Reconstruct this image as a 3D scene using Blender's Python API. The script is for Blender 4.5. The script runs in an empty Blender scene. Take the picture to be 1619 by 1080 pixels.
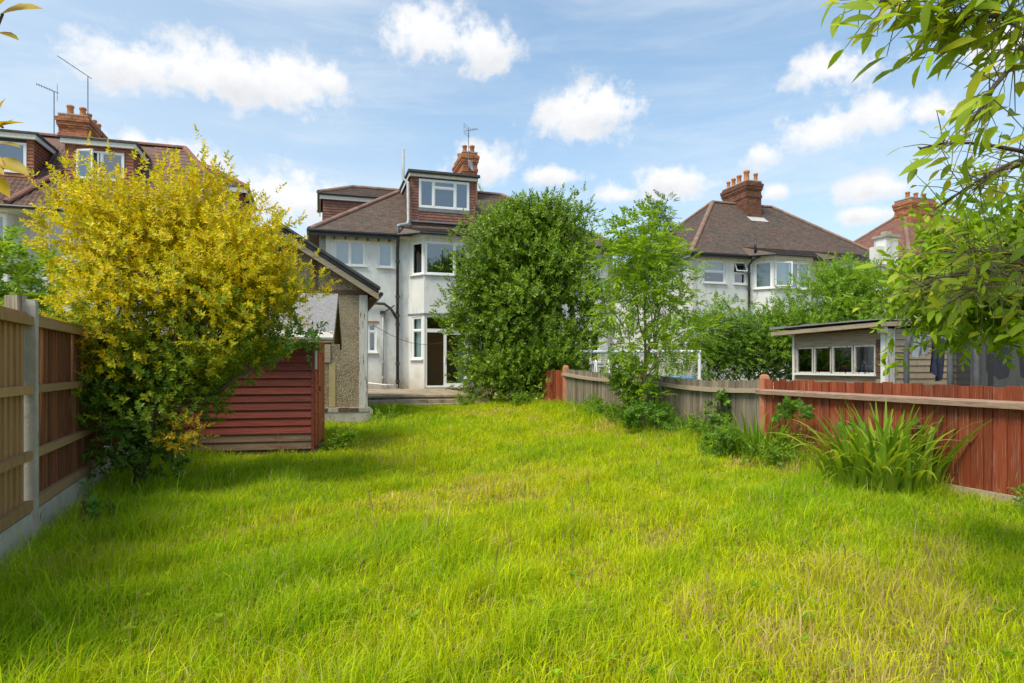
import bpy, math, random
import numpy as np
from mathutils import Vector, Matrix
rng = np.random.default_rng(7); random.seed(7)
sc = bpy.context.scene
COL = sc.collection
R = math.radians

# ---------------------------------------------------------------- camera, sky, sun, exposure
cam = bpy.data.cameras.new('camera'); camo = bpy.data.objects.new('camera', cam); COL.objects.link(camo)
camo.location = (0, 0, 1.42); camo.rotation_euler = (R(90), 0, 0)
cam.sensor_width = 36; cam.lens = 22.24; cam.shift_y = 0.0247; cam.clip_start = 0.05; cam.clip_end = 3000
sc.camera = camo
SUN_EL, SUN_AZ = 57.0, -136.0          # azimuth measured from +Y towards +X
sd = Vector((math.sin(R(SUN_AZ))*math.cos(R(SUN_EL)), math.cos(R(SUN_AZ))*math.cos(R(SUN_EL)), math.sin(R(SUN_EL))))
sun = bpy.data.lights.new('sun', 'SUN'); suno = bpy.data.objects.new('sun', sun); COL.objects.link(suno)
suno.location = sd*60; suno.rotation_euler = (-sd).to_track_quat('-Z', 'Y').to_euler()
sun.energy = 1.75; sun.angle = R(24.0); sun.color = (1.0, 0.90, 0.72)
sc.view_settings.view_transform = 'Standard'; sc.view_settings.look = 'None'
sc.view_settings.gamma = 1; sc.view_settings.use_curve_mapping = False; sc.view_settings.exposure = 1.32
sc.render.engine = 'CYCLES'
try:
    sc.cycles.max_bounces = 8; sc.cycles.transparent_max_bounces = 12
except Exception: pass

def nn(nt, t, loc=None, **kw):
    n = nt.nodes.new(t)
    for k, v in kw.items(): setattr(n, k, v)
    return n
def link(nt, a, b): nt.links.new(a, b)
class Sh:
    """tiny expression helper for math nodes"""
    def __init__(s, nt): s.nt = nt
    def m(s, op, a, b=None, c=None, clamp=False):
        n = s.nt.nodes.new('ShaderNodeMath'); n.operation = op; n.use_clamp = clamp
        for i, x in enumerate((a, b, c)):
            if x is None: continue
            if isinstance(x, (int, float)): n.inputs[i].default_value = x
            else: s.nt.links.new(x, n.inputs[i])
        return n.outputs[0]
    def sstep(s, x, lo, hi, o0=0., o1=1.):
        n = s.nt.nodes.new('ShaderNodeMapRange'); n.interpolation_type = 'SMOOTHSTEP'
        s.nt.links.new(x, n.inputs[0])
        for i, v in zip((1, 2, 3, 4), (lo, hi, o0, o1)): n.inputs[i].default_value = v
        return n.outputs[0]
    def noise(s, vec, scale, detail=5, rough=.55, dist=0.):
        n = s.nt.nodes.new('ShaderNodeTexNoise'); s.nt.links.new(vec, n.inputs['Vector'])
        n.inputs['Scale'].default_value = scale; n.inputs['Detail'].default_value = detail
        n.inputs['Roughness'].default_value = rough; n.inputs['Distortion'].default_value = dist
        return n.outputs[0]
    def mixc(s, f, a, b, blend='MIX'):
        n = s.nt.nodes.new('ShaderNodeMix'); n.data_type = 'RGBA'; n.blend_type = blend
        for sock, x in ((n.inputs[0], f), (n.inputs[6], a), (n.inputs[7], b)):
            if isinstance(x, (int, float)): sock.default_value = x
            elif isinstance(x, (tuple, list)): sock.default_value = (*x[:3], 1)
            else: s.nt.links.new(x, sock)
        return n.outputs[2]

world = bpy.data.worlds.new('World'); sc.world = world; world.use_nodes = True
def build_sky():
    nt = world.node_tree; nt.nodes.clear(); S = Sh(nt)
    out = nn(nt, 'ShaderNodeOutputWorld'); bg = nn(nt, 'ShaderNodeBackground'); link(nt, bg.outputs[0], out.inputs[0])
    sky = nn(nt, 'ShaderNodeTexSky'); sky.sky_type = 'NISHITA'; sky.sun_disc = False
    sky.sun_elevation = R(SUN_EL); sky.sun_rotation = R(SUN_AZ); sky.air_density = 1.0; sky.dust_density = 1.2; sky.ozone_density = 1.6
    tc = nn(nt, 'ShaderNodeTexCoord'); d = tc.outputs['Generated']
    sep = nn(nt, 'ShaderNodeSeparateXYZ'); link(nt, d, sep.inputs[0]); x, y, z = sep.outputs
    az = S.m('MULTIPLY', S.m('ARCTAN2', x, y), 57.2958); el = S.m('MULTIPLY', S.m('ARCSINE', z), 57.2958)
    # heavy warp for billowing outlines
    n1 = S.noise(d, 17, 8, .62); n2 = S.noise(d, 52, 5, .6)
    puff = S.m('ADD', S.m('MULTIPLY', S.m('SUBTRACT', n1, .5), 3.0), S.m('MULTIPLY', S.m('SUBTRACT', n2, .5), 1.3))
    clouds = [(-31,22.0,5.2,2.5),(-25.5,22.5,6.5,2.9),(-19.8,22.6,5.2,2.8),(-16.2,23.4,2.2,1.6),(-7.5,27.2,6.2,2.9),(-2.5,26.4,3.6,2.6),(6.6,21.2,5.6,2.9),(8.6,21.9,4,2.5),
              (27.0,22.6,4.4,2.1),(26.0,18.2,3.6,2.2),(30.2,18.8,3.2,1.9),(21.6,17.2,1.9,1.4),(33.2,18.6,2.0,1.2),
              (14.2,15.6,4.4,1.9),(9.6,15.0,2.4,1.2),(29.6,13.6,3.4,1.3),(29.2,11.7,2.6,.9),(22.6,14.2,1.4,.8),
              (-3.0,17.4,3.9,2.3),(3.4,16.6,3.2,1.1),(-19,14.0,7.5,2.8),(-29,16.0,6,2.4),(-12.5,12.4,5,2.0),(31.6,26,1.3,1.3),(38,22,3,1.6)]
    f = None; low = None
    for a, e, ra, re in clouds:
        du = S.m('DIVIDE', S.m('SUBTRACT', az, a), ra); dv = S.m('DIVIDE', S.m('SUBTRACT', el, e), re)
        dvf = S.m('MAXIMUM', dv, S.m('MULTIPLY', dv, -1.25))          # flatter base
        val = S.m('SUBTRACT', 1.0, S.m('SQRT', S.m('ADD', S.m('MULTIPLY', du, du), S.m('MULTIPLY', dvf, dvf))))
        val = S.m('MAXIMUM', val, -1.0)
        lo = S.m('MULTIPLY', S.m('MAXIMUM', val, 0.0), S.m('MULTIPLY', dv, -1.0))
        f = val if f is None else S.m('MAXIMUM', f, val); low = lo if low is None else S.m('ADD', low, lo)
    # the rest of the sky carries the same kind of cloud
    n3 = S.noise(d, 3.4, 3, .5)
    inview = S.m('MULTIPLY', S.sstep(S.m('ABSOLUTE', az), 38, 50, 1, 0), S.sstep(el, 30, 38, 1, 0))
    els = S.m('SUBTRACT', S.m('MULTIPLY', S.m('SUBTRACT', n3, .56), 6.0), S.m('MULTIPLY', inview, 6.0))
    f = S.m('MAXIMUM', f, els)
    dens = S.sstep(S.m('ADD', f, S.m('MULTIPLY', puff, .85)), -.12, .72)
    # thin streaks of high cloud
    mp = nn(nt, 'ShaderNodeMapping'); link(nt, d, mp.inputs[0]); mp.inputs['Rotation'].default_value = (0, R(24), R(12)); mp.inputs['Scale'].default_value = (1.3, 1.3, 7.5)
    st = S.noise(mp.outputs[0], 2.6, 7, .62, .4)
    base = S.noise(d, 2.2, 3, .5)
    veil = S.m('MULTIPLY', S.sstep(S.m('ADD', st, S.m('MULTIPLY', S.m('SUBTRACT', base, .5), .5)), .36, .86), .40)
    veil = S.m('ADD', S.m('ADD', veil, .20), S.m('ADD', S.sstep(el, 28, -2, 0, .46), S.m('MULTIPLY', S.sstep(az, 5, -40, 0, .22), S.sstep(az, -60, -40, 0, 1))), clamp=True)
    skyc = S.mixc(1.0, sky.outputs[0], (.86, 1.14, 1.16), 'MULTIPLY')
    col = S.mixc(veil, skyc, (4.3, 4.7, 5.05))
    shade = S.m('ADD', S.m('MULTIPLY', low, 1.1), S.m('MULTIPLY', S.m('SUBTRACT', n1, .40), 1.7), clamp=True)
    cc = S.mixc(shade, (5.35, 5.35, 5.4), (3.55, 3.68, 3.9))
    col = S.mixc(S.m('MULTIPLY', dens, .97), col, cc)
    link(nt, col, bg.inputs[0]); bg.inputs[1].default_value = 0.0785
build_sky()

# ---------------------------------------------------------------- materials
def new_mat(name):
    m = bpy.data.materials.new(name); m.use_nodes = True; nt = m.node_tree; nt.nodes.clear()
    o = nn(nt, 'ShaderNodeOutputMaterial'); p = nn(nt, 'ShaderNodeBsdfPrincipled'); link(nt, p.outputs[0], o.inputs[0])
    return m, nt, p, o
def coords(nt, S, stretch=(1,1,1), rand=True, world_space=False):
    if world_space:
        v = nn(nt, 'ShaderNodeNewGeometry').outputs['Position']
    else:
        v = nn(nt, 'ShaderNodeTexCoord').outputs['Object']
    mp = nn(nt, 'ShaderNodeMapping'); link(nt, v, mp.inputs[0]); mp.inputs['Scale'].default_value = stretch
    rnd = nn(nt, 'ShaderNodeObjectInfo').outputs['Random']
    if rand and not world_space:
        cx = nn(nt, 'ShaderNodeCombineXYZ')
        link(nt, S.m('MULTIPLY', rnd, 37.), cx.inputs[0]); link(nt, S.m('MULTIPLY', rnd, 91.), cx.inputs[1]); link(nt, S.m('MULTIPLY', rnd, 53.), cx.inputs[2])
        link(nt, cx.outputs[0], mp.inputs['Location'])
    return mp.outputs[0], rnd
def pm(name, c1, c2, scale=6, rough=.8, bump=.3, bscale=40, stretch=(1,1,1), c3=None, t3=(.6,.7), s3=3, attr=False, rvar=.0, spec=.3, metal=0., bdist=.01, ws=False, base_dirt=None):
    m, nt, p, o = new_mat(name); S = Sh(nt)
    v, rnd = coords(nt, S, stretch, True, ws)
    n = S.noise(v, scale, 6, .6)
    col = S.mixc(S.sstep(n, .3, .7), c1, c2)
    if c3: col = S.mixc(S.sstep(S.noise(v, s3, 7, .65), t3[0], t3[1]), col, c3)
    if attr:
        a = nn(nt, 'ShaderNodeAttribute'); a.attribute_name = 'Col'; col = S.mixc(1.0, col, a.outputs[0], 'MULTIPLY')
    if rvar:
        g = S.m('ADD', S.m('MULTIPLY', rnd, 2*rvar), 1-rvar)
        cx = nn(nt, 'ShaderNodeCombineXYZ')
        for i in range(3): link(nt, g, cx.inputs[i])
        col = S.mixc(1.0, col, cx.outputs[0], 'MULTIPLY')
    if base_dirt:   # (colour, z_low, z_high): splashed soil and algae with a ragged edge
        g = nn(nt, 'ShaderNodeNewGeometry').outputs['Position']; sp = nn(nt, 'ShaderNodeSeparateXYZ'); link(nt, g, sp.inputs[0])
        zz = S.m('ADD', sp.outputs[2], S.m('MULTIPLY', S.m('SUBTRACT', S.noise(g, 1.7, 5, .6), .5), 1.6))
        col = S.mixc(S.sstep(zz, base_dirt[1], base_dirt[2], .75, 0), col, base_dirt[0])
    link(nt, col, p.inputs['Base Color']); p.inputs['Roughness'].default_value = rough
    p.inputs['Specular IOR Level'].default_value = spec; p.inputs['Metallic'].default_value = metal
    if bump:
        b = nn(nt, 'ShaderNodeBump'); b.inputs['Strength'].default_value = bump; b.inputs['Distance'].default_value = bdist
        link(nt, S.noise(v, bscale, 4, .6), b.inputs['Height']); link(nt, b.outputs[0], p.inputs['Normal'])
    return m
def leaf_mat(name, trans=.35, rough=.45, gloss=.35, var=.25, tint=(1.25,1.2,.5)):
    m, nt, p, o = new_mat(name); S = Sh(nt)
    a = nn(nt, 'ShaderNodeAttribute'); a.attribute_name = 'Col'
    g = nn(nt, 'ShaderNodeNewGeometry').outputs['Position']
    n = S.noise(g, 3.0, 3, .5)
    k = S.m('ADD', S.m('MULTIPLY', S.m('SUBTRACT', n, .5), 2*var), 1.0)
    cx = nn(nt, 'ShaderNodeCombineXYZ')
    for i in range(3): link(nt, k, cx.inputs[i])
    col = S.mixc(1.0, a.outputs[0], cx.outputs[0], 'MULTIPLY')
    link(nt, col, p.inputs['Base Color']); p.inputs['Roughness'].default_value = rough; p.inputs['Specular IOR Level'].default_value = gloss
    t = nn(nt, 'ShaderNodeBsdfTranslucent'); link(nt, S.mixc(1.0, col, tint, 'MULTIPLY'), t.inputs[0])
    mx = nn(nt, 'ShaderNodeMixShader'); mx.inputs[0].default_value = trans
    link(nt, p.outputs[0], mx.inputs[1]); link(nt, t.outputs[0], mx.inputs[2]); link(nt, mx.outputs[0], o.inputs[0])
    return m
def glass_mat(name, tint=(.75,.8,.8), amount=.5):
    m, nt, p, o = new_mat(name); nt.nodes.remove(p)
    tr = nn(nt, 'ShaderNodeBsdfTransparent'); tr.inputs[0].default_value = (*tint, 1)
    gl = nn(nt, 'ShaderNodeBsdfGlossy'); gl.inputs['Roughness'].default_value = .02; gl.inputs[0].default_value = (.9,.95,1,1)
    fr = nn(nt, 'ShaderNodeFresnel'); fr.inputs[0].default_value = 1.5; S = Sh(nt)
    fac = S.m('ADD', S.m('MULTIPLY', fr.outputs[0], 1.6), amount*.3, clamp=True); fac = S.m('MULTIPLY', fac, S.m('SUBTRACT', 1.0, nn(nt, 'ShaderNodeNewGeometry').outputs['Backfacing']))
    mx = nn(nt, 'ShaderNodeMixShader'); link(nt, fac, mx.inputs[0]); link(nt, tr.outputs[0], mx.inputs[1]); link(nt, gl.outputs[0], mx.inputs[2])
    link(nt, mx.outputs[0], o.inputs[0]); return m

M = {}
M['render'] = pm('white_render', (.66,.66,.635), (.75,.75,.73), 3, .9, 1.0, 45, stretch=(1,1,.4), c3=(.43,.42,.37), t3=(.48,.76), s3=2.6, base_dirt=((.42,.33,.22), .2, 1.5), bdist=.02, ws=True)
M['render_b'] = pm('white_render_plain', (.66,.66,.635), (.75,.75,.73), 3, .9, .9, 45, stretch=(1,1,.4), c3=(.44,.43,.38), t3=(.49,.78), s3=2.4, bdist=.02, ws=True)
M['upvc'] = pm('white_window_plastic', (.78,.78,.77), (.82,.82,.81), 8, .35, 0, spec=.5)
M['paintw'] = pm('white_painted_timber', (.68,.68,.66), (.76,.76,.74), 9, .6, .2, 30, c3=(.45,.42,.38), t3=(.62,.72), s3=5)
M['glass'] = glass_mat('window_glass')
M['glass_b'] = glass_mat('dull_window_glass', (.6,.66,.66), .25)
M['tile'] = pm('brown_roof_tile', (.112,.083,.068), (.158,.115,.092), 30, .85, .4, 60, attr=True, c3=(.24,.21,.16), t3=(.60,.72), s3=9, ws=True)
M['tile_r'] = pm('aged_roof_tile', (.105,.076,.064), (.152,.104,.084), 22, .85, .4, 60, attr=True, c3=(.10,.09,.075), t3=(.48,.66), s3=1.1, ws=True)
M['tile_l'] = pm('red_brown_roof_tile', (.122,.072,.056), (.17,.10,.078), 14, .8, .4, 60, attr=True, c3=(.34,.24,.19), t3=(.60,.70), s3=18, rvar=.18, ws=False)
M['tile_h'] = pm('red_hanging_tile', (.20,.098,.075), (.255,.128,.096), 18, .8, .3, 60, attr=True, ws=True)
M['tile_hl'] = pm('orange_hanging_tile', (.27,.105,.06), (.34,.142,.085), 18, .8, .3, 60, attr=True, ws=True)
M['ridge'] = pm('ridge_tile', (.20,.12,.09), (.27,.17,.13), 12, .85, .4, 50, rvar=.2)
M['ridge_l'] = pm('ridge_tile_left', (.20,.095,.07), (.26,.13,.10), 12, .85, .4, 50, rvar=.15)
M['brick'] = pm('chimney_brick', (.34,.125,.06), (.45,.19,.09), 14, .9, .5, 70, attr=True, c3=(.12,.09,.075), t3=(.55,.7), s3=3.5, ws=True)
M['brick_d'] = pm('sooty_chimney_brick', (.135,.062,.042), (.21,.092,.056), 14, .9, .5, 70, attr=True, c3=(.08,.065,.06), t3=(.56,.72), s3=3, ws=True)
M['mortar'] = pm('mortar', (.33,.29,.24), (.42,.38,.31), 12, .95, .4, 80)
M['pot'] = pm('terracotta_pot', (.46,.17,.07), (.55,.23,.10), 8, .8, .2, 40, rvar=.15)
M['lead'] = pm('lead_sheet', (.16,.17,.18), (.22,.23,.25), 5, .6, .2, 20)
M['felt'] = pm('dark_roof_felt', (.055,.055,.06), (.09,.09,.095), 8, .9, .5, 120)
M['feltg'] = pm('grey_mineral_felt', (.20,.20,.21), (.29,.28,.28), 20, .95, .6, 160, c3=(.38,.36,.33), t3=(.6,.72), s3=6)
M['black'] = pm('black_plastic_pipe', (.022,.022,.025), (.04,.04,.045), 6, .4, .1, 20, spec=.5)
M['blackiron'] = pm('black_painted_iron', (.03,.03,.034), (.07,.068,.07), 10, .5, .3, 30)
M['greypipe'] = pm('grey_pipe', (.30,.32,.33), (.40,.42,.43), 6, .5, .1, 20)
M['metal'] = pm('aerial_metal', (.16,.16,.17), (.24,.24,.25), 12, .45, 0, metal=.6)
M['dish'] = pm('grey_dish', (.42,.43,.44), (.5,.5,.5), 6, .5, 0)
M['dark'] = pm('dark_interior', (.08,.07,.06), (.10,.09,.08), 3, .9, 0)
M['beige'] = pm('brown_room_wall', (.46,.30,.16), (.50,.33,.18), 2, .9, 0)
M['carpet'] = pm('carpet', (.22,.15,.09), (.26,.18,.11), 30, .95, .3, 90)
M['blind'] = pm('pale_teal_blind', (.50,.62,.60), (.56,.68,.66), 4, .8, 0)
M['blindw'] = pm('pale_roller_blind', (.62,.62,.58), (.68,.67,.62), 4, .8, 0)
M['soil'] = pm('lawn_soil', (.13,.12,.022), (.20,.17,.04), 9, .95, .6, 40, c3=(.30,.22,.11), t3=(.56,.68), s3=2.2, ws=True, bdist=.03)
M['slab'] = pm('weathered_concrete', (.30,.24,.165), (.42,.34,.24), 4, .9, .5, 60, c3=(.16,.15,.08), t3=(.52,.7), s3=3, rvar=.12, ws=False)
M['conc'] = pm('pale_concrete', (.34,.31,.26), (.44,.41,.35), 5, .9, .5, 70, c3=(.22,.20,.14), t3=(.56,.72), s3=4, rvar=.08)
M['wood_l'] = pm('tan_fence_wood', (.29,.165,.068), (.39,.235,.105), 5, .8, .45, 14, stretch=(9,9,.7), c3=(.17,.10,.05), t3=(.58,.7), s3=4, rvar=.18)
M['wood_d'] = pm('stained_fence_wood', (.18,.066,.030), (.27,.115,.052), 5, .8, .45, 14, stretch=(9,9,.7), c3=(.27,.17,.095), t3=(.56,.7), s3=4, rvar=.28)
M['rail_l'] = pm('brown_fence_rail', (.25,.155,.075), (.34,.22,.115), 5, .8, .45, 14, stretch=(1,9,9), rvar=.12)
M['red'] = pm('worn_red_fence_paint', (.20,.034,.012), (.31,.070,.026), 4, .65, .5, 16, stretch=(8,8,.8), c3=(.42,.27,.20), t3=(.53,.68), s3=3.4, rvar=.32)
M['redp'] = pm('terracotta_post_paint', (.40,.155,.085), (.47,.20,.115), 6, .8, .4, 30, c3=(.33,.24,.17), t3=(.6,.74), s3=5)
M['grey'] = pm('weathered_grey_wood', (.21,.17,.125), (.37,.31,.235), 6, .85, .7, 14, stretch=(9,9,.5), c3=(.095,.078,.058), t3=(.50,.66), s3=4, rvar=.32)
M['rail_r'] = pm('faded_red_brown_rail', (.25,.155,.11), (.36,.25,.185), 5, .85, .5, 14, stretch=(1,9,9), c3=(.20,.07,.045), t3=(.55,.7), s3=3)
M['rail_g'] = pm('weathered_rail', (.34,.27,.19), (.45,.37,.27), 5, .85, .5, 14, stretch=(1,9,9), c3=(.22,.17,.11), t3=(.56,.7), s3=3)
M['shed'] = pm('dark_red_shed_paint', (.145,.026,.016), (.215,.042,.026), 4, .55, .45, 16, stretch=(.6,8,8), c3=(.30,.12,.085), t3=(.64,.78), s3=3, rvar=.22, spec=.4)
M['shed_o'] = pm('orange_red_door_paint', (.36,.075,.028), (.45,.11,.042), 4, .6, .4, 16, stretch=(8,8,.8), c3=(.27,.15,.09), t3=(.62,.75), s3=3, rvar=.12)
M['bare'] = pm('bare_weathered_timber', (.27,.21,.145), (.38,.31,.22), 4, .85, .5, 14, stretch=(.6,8,8), c3=(.15,.12,.09), t3=(.55,.7), s3=3, rvar=.15)
M['bared'] = pm('faded_red_timber', (.15,.10,.065), (.22,.15,.10), 4, .85, .5, 14, stretch=(.6,8,8), c3=(.14,.045,.03), t3=(.5,.7), s3=3, rvar=.12)
M['barev'] = pm('peeling_painted_post', (.44,.42,.38), (.56,.54,.50), 5, .8, .5, 20, stretch=(6,6,.8), c3=(.16,.09,.06), t3=(.56,.62), s3=3.2)
M['brown'] = pm('dark_brown_timber', (.085,.048,.032), (.13,.078,.05), 5, .8, .4, 20, stretch=(1,6,6))
M['pebble'] = None
M['bark'] = pm('bark', (.085,.062,.042), (.14,.105,.07), 12, .9, .7, 50, stretch=(1,1,.4))
M['barkg'] = pm('green_bark', (.17,.15,.075), (.23,.20,.10), 10, .85, .4, 50)
M['white'] = pm('white_goal_paint', (.70,.71,.72), (.78,.78,.78), 6, .5, 0)
M['net'] = pm('goal_net_cord', (.55,.55,.52), (.6,.6,.57), 6, .8, 0)
M['blue'] = pm('blue_plastic', (.03,.20,.48), (.05,.28,.58), 5, .5, 0)
M['foam'] = pm('grey_foam_sleeve', (.07,.075,.085), (.11,.115,.125), 8, .7, .3, 40)
M['navy'] = pm('navy_cloth', (.018,.024,.045), (.035,.042,.07), 9, .95, .4, 60)
M['navyb'] = pm('blue_cloth', (.035,.06,.14), (.05,.085,.18), 9, .95, .4, 60)
M['greyc'] = pm('grey_cloth', (.19,.21,.24), (.27,.29,.32), 9, .95, .4, 60)
M['wire'] = pm('dark_cable', (.06,.06,.06), (.09,.09,.09), 6, .6, 0)
M['leaf_gold'] = leaf_mat('golden_leaf', .44, .45, .3, .2, (1.15,1.1,.5))
M['leaf_laurel'] = leaf_mat('laurel_leaf', .32, .38, .45, .25)
M['leaf_soft'] = leaf_mat('soft_leaf', .48, .5, .25, .2)
M['leaf_dark'] = leaf_mat('dark_leaf', .22, .45, .35, .25)
M['grass'] = leaf_mat('grass_blade', .45, .6, .10, .2, (1.2,1.15,.3))
def pebble():
    m, nt, p, o = new_mat('pebbledash'); S = Sh(nt); v, rnd = coords(nt, S)
    vo = nn(nt, 'ShaderNodeTexVoronoi'); vo.inputs['Scale'].default_value = 42; link(nt, v, vo.inputs['Vector'])
    sp = nn(nt, 'ShaderNodeSeparateXYZ'); link(nt, vo.outputs['Color'], sp.inputs[0])
    cr = nn(nt, 'ShaderNodeValToRGB'); link(nt, sp.outputs[0], cr.inputs[0]); e = cr.color_ramp.elements
    e[0].position = 0; e[0].color = (.10,.075,.05,1); e[1].position = 1; e[1].color = (.56,.44,.28,1)
    k = e.new(.35); k.color = (.30,.21,.12,1); k = e.new(.65); k.color = (.42,.32,.19,1)
    edge = S.sstep(vo.outputs['Distance'], .25, .62)
    col = S.mixc(edge, cr.outputs[0], (.19,.145,.095))
    col = S.mixc(S.sstep(S.noise(v, 1.6, 4, .6), .45, .75, 0, .45), col, (.42,.36,.24))
    link(nt, col, p.inputs['Base Color']); p.inputs['Roughness'].default_value = .9
    b = nn(nt, 'ShaderNodeBump'); b.inputs['Strength'].default_value = .9; b.inputs['Distance'].default_value = .012; b.invert = True
    link(nt, vo.outputs['Distance'], b.inputs['Height']); link(nt, b.outputs[0], p.inputs['Normal'])
    return m
M['pebble'] = pebble()
def net_mat():
    m, nt, p, o = new_mat('black_safety_net'); S = Sh(nt)
    p.inputs['Base Color'].default_value = (.012,.013,.016,1); p.inputs['Roughness'].default_value = .8
    t = nn(nt, 'ShaderNodeBsdfTransparent'); mx = nn(nt, 'ShaderNodeMixShader'); mx.inputs[0].default_value = .72
    link(nt, t.outputs[0], mx.inputs[1]); link(nt, p.outputs[0], mx.inputs[2]); link(nt, mx.outputs[0], o.inputs[0]); return m
M['safety'] = net_mat()

# ---------------------------------------------------------------- object helpers
def obj(name, mesh, parent=None, kind=None):
    o = bpy.data.objects.new(name, mesh); COL.objects.link(o)
    if parent is not None: o.parent = parent
    if kind: o['kind'] = kind
    return o
def tag(o, label, cat, group=None):
    o['label'] = label; o['category'] = cat
    if group: o['group'] = group
    return o
def thing(name, label, cat, loc=(0,0,0), rz=0, group=None):
    o = bpy.data.objects.new(name, None); COL.objects.link(o); o.empty_display_size = .2
    o.location = loc; o.rotation_euler = (0, 0, R(rz)); return tag(o, label, cat, group)
def inst(o, parent=None, loc=None, rot=None, scale=None):
    c = o.copy(); COL.objects.link(c); c.parent = parent if parent is not None else o.parent
    if loc is not None: c.location = loc
    if rot is not None: c.rotation_euler = rot
    if scale is not None: c.scale = scale
    return c
class MB:
    def __init__(s): s.v = []; s.f = []; s.c = []
    def add(s, vs, fs, col=(1,1,1)):
        b = len(s.v); s.v += [tuple(p) for p in vs]; s.f += [tuple(i+b for i in f) for f in fs]; s.c += [col]*len(vs); return s
    def box(s, x0, x1, y0, y1, z0, z1, col=(1,1,1)):
        return s.add([(x0,y0,z0),(x1,y0,z0),(x1,y1,z0),(x0,y1,z0),(x0,y0,z1),(x1,y0,z1),(x1,y1,z1),(x0,y1,z1)],
                     [(0,3,2,1),(4,5,6,7),(0,1,5,4),(1,2,6,5),(2,3,7,6),(3,0,4,7)], col)
    def bar(s, a, b, w, h, up=(0,0,1), col=(1,1,1)):
        a = Vector(a); b = Vector(b); d = (b-a).normalized(); sd_ = d.cross(Vector(up)).normalized(); u = sd_.cross(d).normalized()
        vs = [p + sd_*i*w/2 + u*j*h/2 for p in (a, b) for i, j in ((-1,-1),(1,-1),(1,1),(-1,1))]
        return s.add(vs, [(0,1,2,3),(7,6,5,4),(0,4,5,1),(1,5,6,2),(2,6,7,3),(3,7,4,0)], col)
    def tube(s, pts, r, n=8, caps=True, col=(1,1,1)):
        pts = [Vector(p) for p in pts]; rs = r if isinstance(r, (list, tuple)) else [r]*len(pts)
        vs = []; fs = []; prev = None
        for i, p in enumerate(pts):
            t = (pts[min(i+1, len(pts)-1)] - pts[max(i-1, 0)]).normalized()
            a = t.cross(Vector((0,0,1)) if abs(t.z) < .9 else Vector((1,0,0))).normalized() if prev is None else (prev - t*prev.dot(t)).normalized()
            prev = a; b = t.cross(a)
            vs += [p + (a*math.cos(2*math.pi*k/n) + b*math.sin(2*math.pi*k/n))*rs[i] for k in range(n)]
        for i in range(len(pts)-1):
            for k in range(n): fs.append((i*n+k, i*n+(k+1)%n, (i+1)*n+(k+1)%n, (i+1)*n+k))
        if caps: fs.append(tuple(range(n))[::-1]); fs.append(tuple((len(pts)-1)*n+k for k in range(n)))
        return s.add(vs, fs, col)
    def lathe(s, prof, n=16, c=(0,0,0), col=(1,1,1)):
        vs = [(c[0]+r*math.cos(2*math.pi*k/n), c[1]+r*math.sin(2*math.pi*k/n), c[2]+z) for r, z in prof for k in range(n)]
        fs = [(i*n+k, i*n+(k+1)%n, (i+1)*n+(k+1)%n, (i+1)*n+k) for i in range(len(prof)-1) for k in range(n)]
        fs.append(tuple(range(n))[::-1]); fs.append(tuple((len(prof)-1)*n+k for k in range(n)))
        return s.add(vs, fs, col)
    def prism(s, poly, axis, a, b, col=(1,1,1)):
        """poly in the plane across axis ('x','y','z'), extruded from a to b"""
        def P(p, t): return {'x': (t,p[0],p[1]), 'y': (p[0],t,p[1]), 'z': (p[0],p[1],t)}[axis]
        n = len(poly); vs = [P(p, a) for p in poly] + [P(p, b) for p in poly]
        fs = [tuple(range(n))[::-1], tuple(range(n, 2*n))] + [(i, (i+1)%n, n+(i+1)%n, n+i) for i in range(n)]
        return s.add(vs, fs, col)
    def mesh(s, name, mat, smooth=False):
        me = bpy.data.meshes.new(name); me.from_pydata(s.v, [], s.f)
        ca = me.color_attributes.new('Col', 'FLOAT_COLOR', 'POINT')
        arr = np.ones((len(s.v), 4), np.float32); arr[:, :3] = np.array(s.c, np.float32).reshape(-1, 3); ca.data.foreach_set('color', arr.ravel())
        me.materials.append(M[mat] if isinstance(mat, str) else mat)
        if smooth: me.polygons.foreach_set('use_smooth', [True]*len(me.polygons))
        import bmesh
        bm = bmesh.new(); bm.from_mesh(me); bmesh.ops.recalc_face_normals(bm, faces=bm.faces[:]); bm.to_mesh(me); bm.free()
        me.update(); return me
    def build(s, name, mat, parent=None, kind=None, smooth=False): return obj(name, s.mesh(name, mat, smooth), parent, kind)
def fast_mesh(name, V, T, C, mat):
    me = bpy.data.meshes.new(name); n = len(V); t = len(T)
    me.vertices.add(n); me.vertices.foreach_set('co', V.astype(np.float32).ravel())
    me.loops.add(t*3); me.loops.foreach_set('vertex_index', T.astype(np.int32).ravel())
    me.polygons.add(t); me.polygons.foreach_set('loop_start', np.arange(0, t*3, 3, dtype=np.int32))
    try: me.polygons.foreach_set('loop_total', np.full(t, 3, np.int32))
    except Exception: pass
    ca = me.color_attributes.new('Col', 'FLOAT_COLOR', 'POINT')
    a = np.ones((n, 4), np.float32); a[:, :3] = C; ca.data.foreach_set('color', a.ravel())
    me.materials.append(M[mat]); me.update(calc_edges=True); me.validate(); return me
def unit(a): return a/np.maximum(np.linalg.norm(a, axis=-1, keepdims=True), 1e-9)
LEAF4 = ([.45], [1.0]); LEAF6 = ([.28,.62], [.85,.9]); LEAF8 = ([.18,.42,.72], [.68,1.0,.72])
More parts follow.
